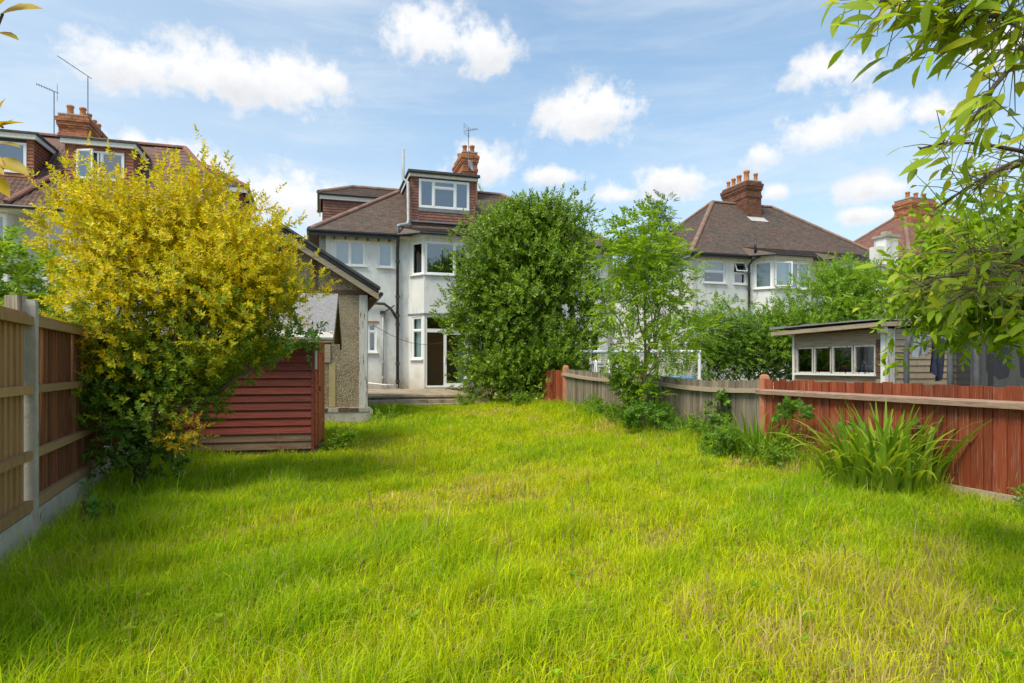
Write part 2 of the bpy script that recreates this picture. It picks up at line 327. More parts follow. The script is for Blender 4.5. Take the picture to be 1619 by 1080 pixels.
def leaves_arrays(P, D, N, L, W, C, shape=LEAF4, fold=.22, curl=.12):
    n = len(P); D = unit(D); N = unit(N - D*np.sum(N*D, 1, keepdims=True)); S = np.cross(D, N)
    L = L[:, None]; W = W[:, None]; ts, ws = shape; rows = [P]
    for t, w in zip(ts, ws):
        m = P + D*L*t - N*L*curl*t*t
        rows += [m + S*W*w/2 + N*W*w*fold, m, m - S*W*w/2 + N*W*w*fold]
    rows.append(P + D*L - N*L*curl)
    V = np.stack(rows, 1); k = V.shape[1]; T = [(0,2,1),(0,3,2)]
    for i in range(len(ts)-1):
        a = 1+3*i; b = a+3
        T += [(a,a+1,b+1),(a,b+1,b),(a+1,a+2,b+2),(a+1,b+2,b+1)]
    a = 1+3*(len(ts)-1); T += [(a,a+1,k-1),(a+1,a+2,k-1)]
    T = (np.array(T)[None] + (np.arange(n)*k)[:, None, None]).reshape(-1, 3)
    return V.reshape(-1, 3), T, np.repeat(C, k, 0)
def leaves(name, P, D, N, L, W, C, mat, parent, shape=LEAF4, fold=.22, curl=.12):
    return obj(name, fast_mesh(name, *leaves_arrays(P, D, N, L, W, C, shape, fold, curl), mat), parent, 'stuff')
def vnoise(d, seed, k=5):
    r = np.random.default_rng(seed); out = 0
    for i in range(k):
        w = unit(r.normal(size=3)); out = out + np.sin(d@w*r.uniform(3, 9) + r.uniform(0, 6.3))/k
    return out
def shoots(blobs, n, seed, inner=.55, rough=.22, up=.6, clumps=0, sig=.12):
    if clumps:
        c, g, k, d, rad = shoots(blobs, clumps, seed, inner, rough, up); r = np.random.default_rng(seed+500)
        sz = r.uniform(.6,1.4,clumps); i = r.choice(clumps, n, p=sz**2/np.sum(sz**2)); off = r.normal(size=(n,3))*np.array([1,1,.8])*sig*sz[i][:,None]
        G = unit(g[i]*.7 + off/sig*.38 + r.normal(size=(n,3))*.25 + np.array([0,0,.15])); return c[i]+off, G, k[i], d[i], rad[i]
    """points and growing directions of leafy shoots through a crown made of ellipsoids (x,y,z,rx,ry,rz)"""
    r = np.random.default_rng(seed); B = np.array(blobs, float); w = (B[:,3]*B[:,4]*B[:,5])**.72; w /= w.sum()
    k = r.choice(len(B), n, p=w); d = unit(r.normal(size=(n, 3)))
    rad = inner + (1-inner)*r.random(n)**.6; rad = np.where(r.random(n) < .2, r.random(n)**.5*inner, rad)
    nz = np.zeros(n)
    for i in range(len(B)): nz = np.where(k == i, vnoise(d, seed*31+i), nz)
    rad = rad*(1 + rough*2.2*nz) + r.normal(size=n)*.03
    P = B[k,:3] + d*B[k,3:]*rad[:, None]
    G = unit(d*.8 + np.array([0,0,up]) + r.normal(size=(n,3))*.35)
    return P, G, k, d, rad
def whorl(P, G, seed, per=12, slen=.18, L=(.08,.11), W=.42, open_=(.5,1.1), droop=.1):
    """leaves set spirally along each shoot"""
    r = np.random.default_rng(seed); n = len(P); a = unit(np.cross(G, r.normal(size=(n,3)))); b = np.cross(G, a)
    i = np.arange(per); ph = i[None]*2.4 + r.random((n,1))*6.28 + r.normal(size=(n,per))*.3
    t = (i[None]+.5)/per*(.75+.5*r.random((n,1)))
    rad = a[:,None]*np.cos(ph)[...,None] + b[:,None]*np.sin(ph)[...,None]
    op = open_[1] + (open_[0]-open_[1])*t + r.normal(size=(n,per))*.18
    D = G[:,None]*np.cos(op)[...,None] + rad*np.sin(op)[...,None]; D[...,2] -= droop
    N = G[:,None]*np.sin(op)[...,None] - rad*np.cos(op)[...,None] + r.normal(size=(n,per,3))*.25
    Q = P[:,None] + G[:,None]*(t*slen)[...,None]
    Ls = r.uniform(L[0], L[1], (n,per))*(1.1-.45*t)
    return Q.reshape(-1,3), unit(D.reshape(-1,3)), N.reshape(-1,3), Ls.ravel(), Ls.ravel()*W*r.uniform(.8,1.2,n*per), np.repeat(np.arange(n), per)
def limb(a, b, r0, r1, seed, bend=.08, n=5):
    r = random.Random(seed); a = Vector(a); b = Vector(b); L = (b-a).length; pts = []; o = Vector((0,0,0))
    for i in range(n+1):
        t = i/n; 
        if 0 < i < n: o = Vector((r.gauss(0,bend), r.gauss(0,bend), r.gauss(0,bend*.5)))*L*.5
        else: o = Vector((0,0,0))
        pts.append(a.lerp(b, t) + o + Vector((0,0,.06*L*math.sin(math.pi*t))))
    return pts, [r0+(r1-r0)*i/n for i in range(n+1)]
def ground_z(x, y):
    return np.clip((np.asarray(y, float)-8)*.025, 0, .275) + .02*np.sin(np.asarray(x)*1.3+np.asarray(y)*.7)*np.clip(np.asarray(y)*0+1,0,1)*(np.asarray(y) < 21)
def gz(x, y): return float(ground_z(x, y))

# ---------------------------------------------------------------- ground
def build_ground():
    xs = np.concatenate([[-900,-300,-120,-60,-40,-30,-25,-20,-16], np.arange(-14, 14.1, .5), [16,20,25,30,40,60,120,300,900]])
    ys = np.concatenate([[-900,-200,-60,-20,-8,-4], np.arange(-2, 40.1, .5), [45,60,100,200,500,1500]])
    X, Y = np.meshgrid(xs, ys); Z = ground_z(X, Y); V = np.stack([X,Y,Z], -1).reshape(-1,3); nx = len(xs); T = []
    for j in range(len(ys)-1):
        a = j*nx + np.arange(nx-1); T.append(np.stack([a, a+1, a+nx+1], 1)); T.append(np.stack([a, a+nx+1, a+nx], 1))
    o = obj('ground', fast_mesh('ground', V, np.concatenate(T), np.ones((len(V),3)), 'soil'), None, 'structure'); return o
build_ground()

# ---------------------------------------------------------------- building kit
def tiles(mb, O, U, S_, ext, smax, gauge=.1, width=.165, th=.014, seed=1, var=.22, jit=.004):
    r = random.Random(seed); O = Vector(O); U = Vector(U).normalized(); S_ = Vector(S_).normalized(); N = U.cross(S_).normalized()
    if N.z < -1e-6 or (abs(N.z) < 1e-6 and False): N = -N
    k = 0
    while k*gauge < smax-.02:
        s0 = k*gauge; s1 = min(s0+gauge*1.12, smax); a, b = ext(s0+gauge*.5); x = a - (width/2 if k % 2 else 0)
        while x < b:
            x0 = max(x+.002, a); x1 = min(x+width-.002, b); x += width
            if x1-x0 < .03: continue
            h = th + .010 + r.random()*jit; l = .004; g = 1-var+2*var*r.random(); c = (g*(1+.08*r.uniform(-1,1)), g, g*(1+.06*r.uniform(-1,1)))
            P = lambda x_, s_, h_: O + U*x_ + S_*s_ + N*h_
            mb.add([P(x0,s0,h-th), P(x1,s0,h-th), P(x1,s0,h), P(x0,s0,h), P(x1,s1,l+th*.6), P(x0,s1,l+th*.6), P(x1,s1,l), P(x0,s1,l)],
                   [(0,1,2,3),(3,2,4,5),(1,6,4,2),(0,3,5,7)], c)
        k += 1
def raw(mb, name, mat, parent, kind=None):
    """mesh without normal recalculation (open tile shells)"""
    me = bpy.data.meshes.new(name); me.from_pydata(mb.v, [], mb.f); ca = me.color_attributes.new('Col','FLOAT_COLOR','POINT')
    arr = np.ones((len(mb.v),4), np.float32); arr[:,:3] = np.array(mb.c, np.float32); ca.data.foreach_set('color', arr.ravel()); me.materials.append(M[mat]); me.update()
    return obj(name, me, parent, kind)
def place(o, u, v, z, ang): o.location = (u, v, z); o.rotation_euler = (0,0,R(ang)); return o
def wall(parent, name, p0, p1, z0, z1, holes, mat, th=.25, grow=0):
    """upright wall from plan point p0 to p1, outside face on the line, with rectangular holes (x0,x1,z0,z1) along it"""
    L = math.hypot(p1[0]-p0[0], p1[1]-p0[1]); ang = math.degrees(math.atan2(p1[1]-p0[1], p1[0]-p0[0])); mb = MB()
    xs = sorted({0, L} | {h[0] for h in holes} | {h[1] for h in holes})
    for xa, xb in zip(xs[:-1], xs[1:]):
        hs = sorted([(h[2], h[3]) for h in holes if h[0] <= xa+1e-6 and h[1] >= xb-1e-6]); z = z0
        for a, b in hs:
            if a > z+1e-4: mb.box(xa, xb, 0, th, z, a)
            z = b
        if z < z1-1e-4: mb.box(xa, xb, 0, th, z, z1)
    return place(mb.build(name, mat, parent), p0[0], p0[1], 0, ang)
def window(parent, p, ang, w, h, z0, cols=(1,), transom=None, sill=True, depth=.07, set_=.06, fr=.055, glass='glass', mat='upvc', blind=None, opened=()):
    """window in a wall opening whose outer lower-left corner is at plan p; cols = relative widths, transom = {col: fraction from top}"""
    mb = MB(); y0 = set_; y1 = set_+depth; tot = sum(cols); x = 0; panes = []
    mb.box(0, w, y0, y1, 0, fr); mb.box(0, w, y0, y1, h-fr, h); mb.box(0, fr, y0, y1, fr, h-fr); mb.box(w-fr, w, y0, y1, fr, h-fr)
    for i, c in enumerate(cols):
        x1 = x + w*c/tot
        if i < len(cols)-1: mb.box(x1-fr*.5, x1+fr*.5, y0-.004, y1, fr, h-fr)
        a = x + (fr if i == 0 else fr*.5); b = x1 - (fr if i == len(cols)-1 else fr*.5)
        spans = [(fr, h-fr)]
        if transom and i in transom:
            zt = h*(1-transom[i]); mb.box(a, b, y0-.004, y1, zt-fr*.5, zt+fr*.5); spans = [(fr, zt-fr*.5), (zt+fr*.5, h-fr)]
        for q, (za, zb) in enumerate(spans):
            if (i, q) in opened: panes.append((a, b, za, zb, True)); continue
            s = .03
            mb.box(a, b, y0+.01, y1-.01, za, za+s); mb.box(a, b, y0+.01, y1-.01, zb-s, zb); mb.box(a, a+s, y0+.01, y1-.01, za+s, zb-s); mb.box(b-s, b, y0+.01, y1-.01, za+s, zb-s)
            panes.append((a+s, b-s, za+s, zb-s, False))
        x = x1
    o = place(mb.build('window', mat, parent), p[0], p[1], z0, ang)
    for a, b, za, zb, op in panes:
        if op: continue
        MB().box(a-.005, b+.005, y0+.03, y0+.036, za-.005, zb+.005).build('pane', glass, o)
    if sill: MB().prism([(-.09,-.045),(set_+.02,-.03),(set_+.02,.0),(-.09,-.012)], 'x', -.06, w+.06).build('sill', 'paintw', o)
    if blind: MB().box(.03, w-.03, y1+.06, y1+.075, h*(1-blind[0]), h-.02).build('blind', blind[1], o)
    return o
def hip_roof(parent, u0, u1, v0, v1, z, ru0, ru1, rv, rz, tile, ridge, base=.0, gauge=.1, width=.165, seed=1, sides='bl', ridges=True):
    """closed hipped roof; tiled slopes: b = towards the garden, l / r = ends"""
    m = MB(); V = [(u0,v0,z),(u1,v0,z),(u1,v1,z),(u0,v1,z),(ru0,rv,rz),(ru1,rv,rz)]
    m.add(V, [(0,1,5,4),(1,2,5),(2,3,4,5),(3,0,4),(0,3,2,1)]); rf = m.build('roof', tile, parent)
    T = MB()
    if 'b' in sides:
        h = math.hypot(rv-v0, rz-z)
        tiles(T, (u0,v0,z), (1,0,0), (0,rv-v0,rz-z), lambda s: ((ru0-u0)*s/h, (u1-u0)-(u1-ru1)*s/h), h, gauge, width, seed=seed)
    if 'l' in sides:
        h = math.hypot(ru0-u0, rz-z); D = v1-v0
        tiles(T, (u0,v1,z), (0,-1,0), (ru0-u0,0,rz-z), lambda s: ((v1-rv)*s/h, D-(rv-v0)*s/h), h, gauge, width, seed=seed+1)
    if 'r' in sides:
        h = math.hypot(u1-ru1, rz-z); D = v1-v0
        tiles(T, (u1,v0,z), (0,1,0), (ru1-u1,0,rz-z), lambda s: ((rv-v0)*s/h, D-(v1-rv)*s/h), h, gauge, width, seed=seed+2)
    raw(T, 'roof_tiles', tile, rf, 'stuff')
    lines = [(V[0],V[4]),(V[1],V[5]),(V[4],V[5])]
    if 'l' in sides: lines.append((V[3],V[4]))
    for a, b in lines: ridge_run(rf, a, b, ridge)
    return rf
_rt = {}
def ridge_run(parent, a, b, mat, r=.115, L=.32):
    a = Vector(a); b = Vector(b); d = b-a; n = max(1, int(d.length/L)); l = d.length/n
    if mat not in _rt:
        m = MB(); seg = 6; vs = []; fs = []
        for x, rr in ((0, r*1.06), (1.04, r)):
            for k in range(seg+1):
                t = math.pi*(k/seg)*1.1 - .05*math.pi; vs.append((x, rr*math.cos(t), rr*math.sin(t)*.9))
        for k in range(seg): fs.append((k, k+1, seg+2+k, seg+1+k))
        fs.append(tuple(range(seg+1))); fs.append(tuple(range(seg+1, 2*seg+2))[::-1]); m.add(vs, fs); _rt[mat] = m.mesh('ridge_tile', mat, False)
    q = d.normalized().to_track_quat('X', 'Z').to_euler()
    for i in range(n):
        o = obj('ridge_tile', _rt[mat], parent); o.location = a + d*(i/n) + Vector((0,0,.015)); o.rotation_euler = q; o.scale = (l, 1, 1)
def hang(parent, p0, p1, z0, z1, mat, gauge=.115, seed=3, zl=None):
    """tile-hung upright face from plan p0 to p1 (left to right seen from outside); zl(x) lower edge"""
    T = MB(); d = Vector((p1[0]-p0[0], p1[1]-p0[1], 0)); L = d.length; u = d.normalized(); nrm = Vector((u.y, -u.x, 0)); r = random.Random(seed); k = 0
    while z0 + k*gauge < z1-.01:
        za = z0+k*gauge; zb = min(za+gauge*1.1, z1); x = -(0.08 if k % 2 else 0)
        while x < L:
            a = max(x+.002, 0); b = min(x+.163, L); x += .165
            if b-a < .03 or (zl and za < zl((a+b)/2)-gauge*.6): continue
            P = lambda s, z, h: Vector((p0[0],p0[1],0)) + u*s + nrm*h + Vector((0,0,z)); g = .82+.36*r.random(); t = .028+r.random()*.005
            T.add([P(a,za,.004),P(b,za,.004),P(b,za,t),P(a,za,t),P(b,zb,.008),P(a,zb,.008),P(b,zb,.0),P(a,zb,.0)], [(0,3,2,1),(3,5,4,2),(1,2,4,6),(0,7,5,3)], (g,g,g))
        k += 1
    return raw(T, 'hanging_tiles', mat, parent, 'stuff')
def chimney(parent, u0, u1, v0, v1, z0, z1, mat, pots, corbel=3, pot_h=.42, seed=1):
    ch = MB().box(u0+.012, u1-.012, v0+.012, v1-.012, z0, z1-.005).build('chimney', 'mortar', parent); T = MB(); r = random.Random(seed); n = int((z1-z0)/.075)
    for k in range(n):
        z = z0+k*.075; top = n-1-k; e = 0
        if top < 6: e = .03*min(corbel, (6-top)//2+1)
        if top in (0,): e = .02
        if 9 <= top <= 10: e = .03
        a0, a1, b0, b1 = u0-e, u1+e, v0-e, v1+e
        if e: T.box(a0+.012, a1-.012, b0+.012, b1-.012, z-.002, z+.073, (.9,.9,.9))
        for face in range(4):
            L = (a1-a0) if face < 2 else (b1-b0); x = -(.1125 if (k+face) % 2 else 0)
            while x < L:
                s = max(x, 0); t = min(x+.215, L); x += .225
                if t-s < .03: continue
                g = .7+.6*r.random(); c = (g, g*(.9+.2*r.random()), g); j = r.random()*.004
                if face == 0: T.box(a0+s, a0+t, b0-j, b0+.05, z, z+.065, c)
                elif face == 1: T.box(a0+s, a0+t, b1-.05, b1+j, z, z+.065, c)
                elif face == 2: T.box(a0-j, a0+.05, b0+s, b0+t, z, z+.065, c)
                else: T.box(a1-.05, a1+j, b0+s, b0+t, z, z+.065, c)
    T.build('brickwork', mat, ch, 'stuff')
    MB().box(u0-.02, u1+.02, v0-.02, v1+.02, z1, z1+.05).build('flaunching', 'mortar', ch)
    for i, (pu, pv, s) in enumerate(pots):
        MB().lathe([(.13*s,0),(.115*s,.06),(.105*s,pot_h*.75*s),(.13*s,pot_h*.8*s),(.135*s,pot_h*.92*s),(.115*s,pot_h*s),(.085*s,pot_h*s),(.08*s,pot_h*.6*s)], 14, (pu,pv,z1+.045)).build('chimney_pot', 'pot', ch, None, True)
    return ch
def gutter(parent, a, b, r=.06, mat='black'):
    MB().tube([a, b], r, 8).build('gutter', mat, parent)
def pipe(parent, pts, r, mat, name='downpipe', collars=()):
    o = MB().tube(pts, r, 10).build(name, mat, parent, None, True)
    for c in collars: MB().lathe([(r*1.02,-.05),(r*1.4,-.045),(r*1.4,.045),(r*1.02,.05)], 10, c).build('pipe_collar', mat, o)
    return o
def aerial(parent, base, h, boom_dir, L, n, el=.3, tilt=0, grid=False):
    b = Vector(base); m = MB().tube([b, b+Vector((0,0,h))], .018, 6); t = b+Vector((0,0,h)); d = Vector((*boom_dir, tilt)).normalized()
    m.tube([t-d*.15, t+d*L], .013, 6); s = d.cross(Vector((0,0,1))).normalized()
    for i in range(n):
        p = t + d*(L*(.12+.88*i/max(n-1,1))); l = el*(1-.35*i/n); m.tube([p-s*l/2, p+s*l/2], .007, 5)
    if grid:
        p = t - d*.1
        for q in (-.22,-.1,.1,.22): m.tube([p+Vector((0,0,q))-s*.28, p+Vector((0,0,q))+s*.28], .008, 5)
        m.tube([p-s*.26-Vector((0,0,.24)), p-s*.26+Vector((0,0,.24))], .008, 5); m.tube([p+s*.26-Vector((0,0,.24)), p+s*.26+Vector((0,0,.24))], .008, 5)
    m.build('aerial', 'metal', parent)
def shell(parent, u0, u1, v1, z0, z1, mat='render_b'):
    """the three plain outer walls plus what one sees inside"""
    wall(parent, 'side_wall', (u0, v1), (u0, 0.0), z0, z1, [], mat); wall(parent, 'side_wall', (u1, 0.0), (u1, v1), z0, z1, [], mat); wall(parent, 'front_wall', (u1-.26, v1-.002), (u0+.26, v1-.002), z0, z1, [], mat)
    MB().box(u0+.26, u1-.26, .26, v1-.26, 3.25, 3.5).build('upper_floor', 'carpet', parent)
    MB().box(u0+.26, u1-.26, .26, v1-.26, .4, .6).build('ground_floor', 'carpet', parent)
    MB().box(u0+.26, u1-.26, 3.6, 3.7, .6, z1).build('partition', 'beige', parent)

# ---------------------------------------------------------------- main house (pair, patio behind it)
def main_house():
    h = thing('semi_detached_house', 'white rendered house with brown tiled hip roof, box dormer and open patio door', 'house', (-7.41, 24.31, 0), 17)
    W, D, EZ = 12.4, 8.0, 6.6
    holes = [(.557,1.728,5.366,6.36),(2.216,2.798,5.353,6.38),(1.55,2.17,1.99,3.13),(11.0,11.9,5.3,6.4),(10.9,11.8,1.6,2.9),(3.62,5.98,.6,3.4),(3.62,5.98,4.5,6.4),(6.62,8.98,.6,3.4),(6.62,8.98,4.5,6.4)]
    wall(h, 'rear_wall', (0,0), (W,0), .2, EZ, holes, 'render'); shell(h, 0, W, D, .2, EZ)
    window(h, (.557,0), 0, 1.171, .994, 5.366, (1,1), blind=(.95,'blindw')); window(h, (2.216,0), 0, .582, 1.027, 5.353, (1,), blind=(.97,'blindw'))
    window(h, (1.55,0), 0, .62, 1.14, 1.99, (1,1), {0:.28,1:.28}); window(h, (11.0,0), 0, .9, 1.1, 5.3, (1,1)); window(h, (10.9,0), 0, .9, 1.3, 1.6, (1,1))
    MB().box(1.5, 2.25, -.03, .03, 3.16, 3.22).build('brick_lintel', 'brick', h)
    # canted bays
    for k, (a, b, c, d) in enumerate(((3.42,3.93,5.72,6.18),(6.45,6.9,8.7,9.15))):
        f = -.7; cl = math.hypot(b-a, f); ca = math.degrees(math.atan2(f, b-a)); 
        wall(h, 'bay_wall', (a,0), (b,f), .2, 6.5, [(.18,cl-.1,1.72,3.40),(.16,cl-.08,5.06,6.36)], 'render', .14)
        win = window(h, (a+.18*math.cos(R(ca)), .18*math.sin(R(ca))), ca, cl-.28, 1.68, 1.72, (1,), {0:.32}, set_=.02)
        MB().box(.05, cl-.33, .16, .17, .05, 1.62).build('blind', 'blind', win)
        window(h, (a+.16*math.cos(R(ca)), .16*math.sin(R(ca))), ca, cl-.24, 1.30, 5.06, (1,), set_=.02)
        L = c-b
        wall(h, 'bay_wall', (b,f), (c,f), .2, 6.5, [(.05,L-.05,.62,3.44),(.04,L-.04,5.06,6.36)], 'render', .14)
        window(h, (b+.04,f), 0, L-.08, 1.30, 5.06, (2.2,1) if k == 0 else (1,1.2), set_=.02)
        wall(h, 'bay_wall', (c,f), (d,0), .2, 6.5, [(.1,cl-.2,5.06,6.36)], 'render', .14); window(h, (c+.1*(d-c)/cl, f+.1*.7/cl), math.degrees(math.atan2(.7, d-c)), cl-.3, 1.3, 5.06, (1,), set_=.02)
        MB().prism([(a-.12,.0),(b-.06,f-.14),(c+.06,f-.14),(d+.12,0)], 'z', 6.5, 6.62).build('bay_fascia', 'paintw', h)
        MB().prism([(a-.03,.0),(b-.02,f-.04),(c+.02,f-.04),(d+.03,0)], 'z', 3.47, 3.53).build('bay_lead_band', 'lead', h)
        # the little roof that carries the eaves out over the bay
        br = MB().add([(a-.5,-.33,6.64),(b-.2,f-.28,6.67),(c+.2,f-.28,6.67),(d+.5,-.33,6.64),(a-.5,.25,7.06),(d+.5,.25,7.06)], [(0,1,4),(1,2,5,4),(2,3,5),(0,4,5,3),(0,3,2,1)]).build('bay_roof', 'tile', h)
        T = MB(); hh = math.hypot(.25-f+.28, .39); tiles(T, (b-.2,f-.28,6.675), (1,0,0), (0,.25-f+.28,.39), lambda s: (-(b-a-.0+.3-.0)*s/hh, (c-b+.4)+(d-c+.3)*s/hh), hh, seed=40+k); raw(T, 'roof_tiles', 'tile', br, 'stuff')
        MB().tube([(a-.5,-.38,6.6),(b-.2,f-.33,6.6),(c+.2,f-.33,6.6),(d+.5,-.38,6.6)], .055, 8).build('gutter', 'black', h)
    # patio door: frame, transom light, one leaf slid open
    f = -.7; fr = MB(); b, c = 3.98, 5.67; w = c-b
    for x0, x1, z0, z1 in ((0,.07,0,2.82),(w-.07,w,0,2.82),(.07,w-.07,0,.06),(.07,w-.07,2.16,2.30),(.07,w-.07,2.75,2.82),(w*.62,w*.62+.06,2.30,2.75)): fr.box(x0,x1,.02,.12,z0,z1)
    dr = place(fr.build('patio_door', 'upvc', h), b, f, .62, 0)
    MB().box(.07,w*.62,.05,.056,2.3,2.75).build('pane', 'glass_b', dr); MB().box(w*.62+.06,w-.07,.05,.056,2.3,2.75).build('pane', 'glass_b', dr)
    lf = MB(); x0, x1 = .74, w-.07
    for a0,a1,z0,z1 in ((x0,x0+.11,.06,2.16),(x1-.07,x1,.06,2.16),(x0+.11,x1-.07,.06,.15),(x0+.11,x1-.07,2.08,2.16)): lf.box(a0,a1,.035,.085,z0,z1)
    lf.build('sliding_leaf', 'upvc', dr); MB().box(x0+.1,x1-.06,.055,.062,.14,2.09).build('pane', 'glass', dr); MB().box(x0+.03,x0+.06,.005,.035,.95,1.2).build('door_handle', 'upvc', dr)
    MB().box(w*.8,w-.08,.3,.32,.08,2.14).build('curtain', 'blind', dr)
    MB().box(b-.03,c+.03,f-.16,f+.02,.566,.618).build('door_sill', 'conc', h)
    MB().box(3.3,6.1,1.9,2.0,.6,3.25).build('room_partition', 'beige', h); MB().box(3.3,3.4,-.0+.3,1.9,.6,3.25).build('room_partition', 'beige', h)
    # roof
    hip_roof(h, -.35, W+.35, -.35, D+.35, EZ, 4.0, W-4.0, 4.0, 9.71, 'tile', 'ridge', seed=11, sides='bl')
    MB().box(-.33, 2.98, -.33, -.30, 6.42, 6.62).build('fascia', 'black', h); MB().box(9.65, W+.33, -.33, -.30, 6.42, 6.62).build('fascia', 'black', h)
    MB().box(-.33, W+.33, -.29, -.002, 6.52, 6.58).build('soffit', 'paintw', h)
    gutter(h, (-.4,-.40,6.59), (3.0,-.40,6.59)); gutter(h, (9.6,-.40,6.59), (W+.4,-.40,6.59)); gutter(h, (-.40,-.4,6.59), (-.40,8.3,6.59))
    for k in range(7): MB().box(.1+k*.42,.16+k*.42,-.29,-.005,6.36,6.515).build('rafter_end', 'brown', h)
    # rear dormer
    a, b, v = 3.62, 6.30, .6; zb, zt = 7.40, 9.22
    d = MB().box(a, b, v+.02, 3.7, 7.0, zt-.005).build('dormer', 'felt', h)
    fc = wall(d, 'dormer_front', (a,v), (b,v), zb-.1, zt, [(.30,2.42,7.98-.0,9.16)], 'felt', .1)
    hang(d, (a-.01,v-.002), (a+.30,v-.002), zb+.02, zt, 'tile_h', seed=5); hang(d, (b-.26,v-.002), (b+.01,v-.002), zb+.02, zt, 'tile_h', seed=6); hang(d, (a+.30,v-.002), (b-.26,v-.002), zb-.02, 7.82, 'tile_h', seed=7)
    hang(d, (a-.002,3.6), (a-.002,v-.02), 7.0, zt, 'tile_h', seed=8, zl=lambda x: 6.6+(3.6-x+.35)*.715); hang(d, (b+.002,v-.02), (b+.002,3.6), 7.0, zt, 'tile_h', seed=9, zl=lambda x: 6.6+(v+x+.35)*.715)
    MB().box(a+.28, b-.24, v-.045, v-.003, 7.83, 7.975).build('lead_apron', 'lead', d); MB().box(a-.05, b+.05, v-.2, v-.05, 7.34, 7.385).build('lead_apron', 'lead', d)
    window(h, (a+.30,v), 0, 2.12, 1.18, 7.98, (1,1.5,1), {1:.27}, set_=-.05, depth=.12, fr=.07, sill=False, blind=None)
    MB().box(a-.1, b+.1, v-.16, v-.02, zt, zt+.17).build('fascia', 'paintw', d); MB().box(a-.1, a-.07, v-.02, 3.7, zt, zt+.17).build('fascia', 'paintw', d); MB().box(b+.07, b+.1, v-.02, 3.7, zt, zt+.17).build('fascia', 'paintw', d)
    MB().box(a-.16, b+.16, v-.22, 3.75, zt+.172, zt+.25).build('flat_roof', 'felt', d); MB().tube([(a-.16,v-.24,zt+.15),(b+.16,v-.24,zt+.15)], .045, 8).build('gutter', 'black', d)
    # side dormer on the left hip
    s = MB().box(.18, 3.6, 3.0, 6.2, 6.9, 8.72).build('side_dormer', 'felt', h)
    hang(s, (.17,2.998), (2.9,2.998), 7.2, 8.7, 'tile_h', seed=12, zl=lambda x: 6.6+(.18+x+.35)*.715-.1); hang(s, (.178,6.2), (.178,3.0), 7.0, 8.7, 'tile_h', seed=13)
    MB().box(.02, 3.4, 2.86, 2.9, 8.62, 8.83).build('fascia', 'paintw', s); MB().box(.02, .06, 2.9, 6.3, 8.62, 8.83).build('fascia', 'paintw', s); gutter(s, (-.03,2.80,8.83), (3.3,2.80,8.83), .05); gutter(s, (-.03,2.80,8.83), (-.03,6.3,8.83), .05)
    sr = hip_roof(h, -.02, 5.0, 2.8, 6.4, 8.85, 1.5, 5.0, 4.4, 9.62, 'tile', 'ridge', seed=14, sides='bl')
    # stack, aerial, dish, pipes
    ch = chimney(h, 6.36, 7.04, 3.2, 5.2, 8.6, 11.35, 'brick', [(6.52,3.55,.9),(6.88,3.6,1),(6.52,4.7,.9),(6.88,4.75,.9)], seed=3)
    aerial(ch, (6.6,3.12,10.6), 1.75, (.5,-.4), .45, 5, .4, 0, True)
    dd = MB().lathe([(.02,.0),(.16,.025),(.28,.085),(.285,.09),(.16,.035),(.02,.012)], 18).build('satellite_dish', 'dish', ch, None, True); dd.location = (6.62,2.95,10.62); dd.rotation_euler = (R(70),0,R(48))
    MB().tube([(6.62,3.2,10.55),(6.62,2.97,10.6)], .02, 6).build('dish_arm', 'metal', ch)
    pipe(h, [(3.30,.75,10.35),(3.30,.75,9.15),(3.46,.5,8.95),(3.46,.32,7.35),(3.38,.1,7.15),(2.98,-.30,6.98),(2.97,-.32,6.85)], .062, 'greypipe', 'vent_pipe')
    pipe(h, [(2.97,-.34,6.95),(2.97,-.30,6.3),(2.97,-.12,6.1),(2.97,-.12,.58)], .062, 'blackiron', 'soil_pipe', [(2.97,-.12,z) for z in (5.6,4.2,3.45,3.1,1.55,.85)])
    pipe(h, [(2.97,-.13,3.3),(2.7,-.13,3.72),(2.45,-.13,3.9),(1.2,-.13,3.95)], .055, 'blackiron', 'waste_pipe')
    pipe(h, [(2.40,-.09,3.5),(2.40,-.09,.66)], .04, 'greypipe', 'downpipe', [(2.40,-.09,3.46),(2.40,-.09,1.6),(2.40,-.09,1.0)]); pipe(h, [(2.42,-.09,3.55),(2.85,-.12,3.85)], .025, 'blackiron', 'waste_pipe')
    MB().box(2.3,2.5,-.17,-.01,3.5,3.62).build('hopper', 'blackiron', h)
    pipe(h, [(1.2,-.25,.86),(2.35,-.28,.72),(2.85,-.28,.69)], .035, 'upvc', 'waste_pipe')
    r = random.Random(4)
    mbk = MB()
    for k in range(9): x = 2.3+.07*k; mbk.box(x, x+.1, -.42+r.random()*.08, -.2, .568, .64+r.random()*.1)
    mbk.build('rubble_surround', 'conc', h)
    return h
main_house()

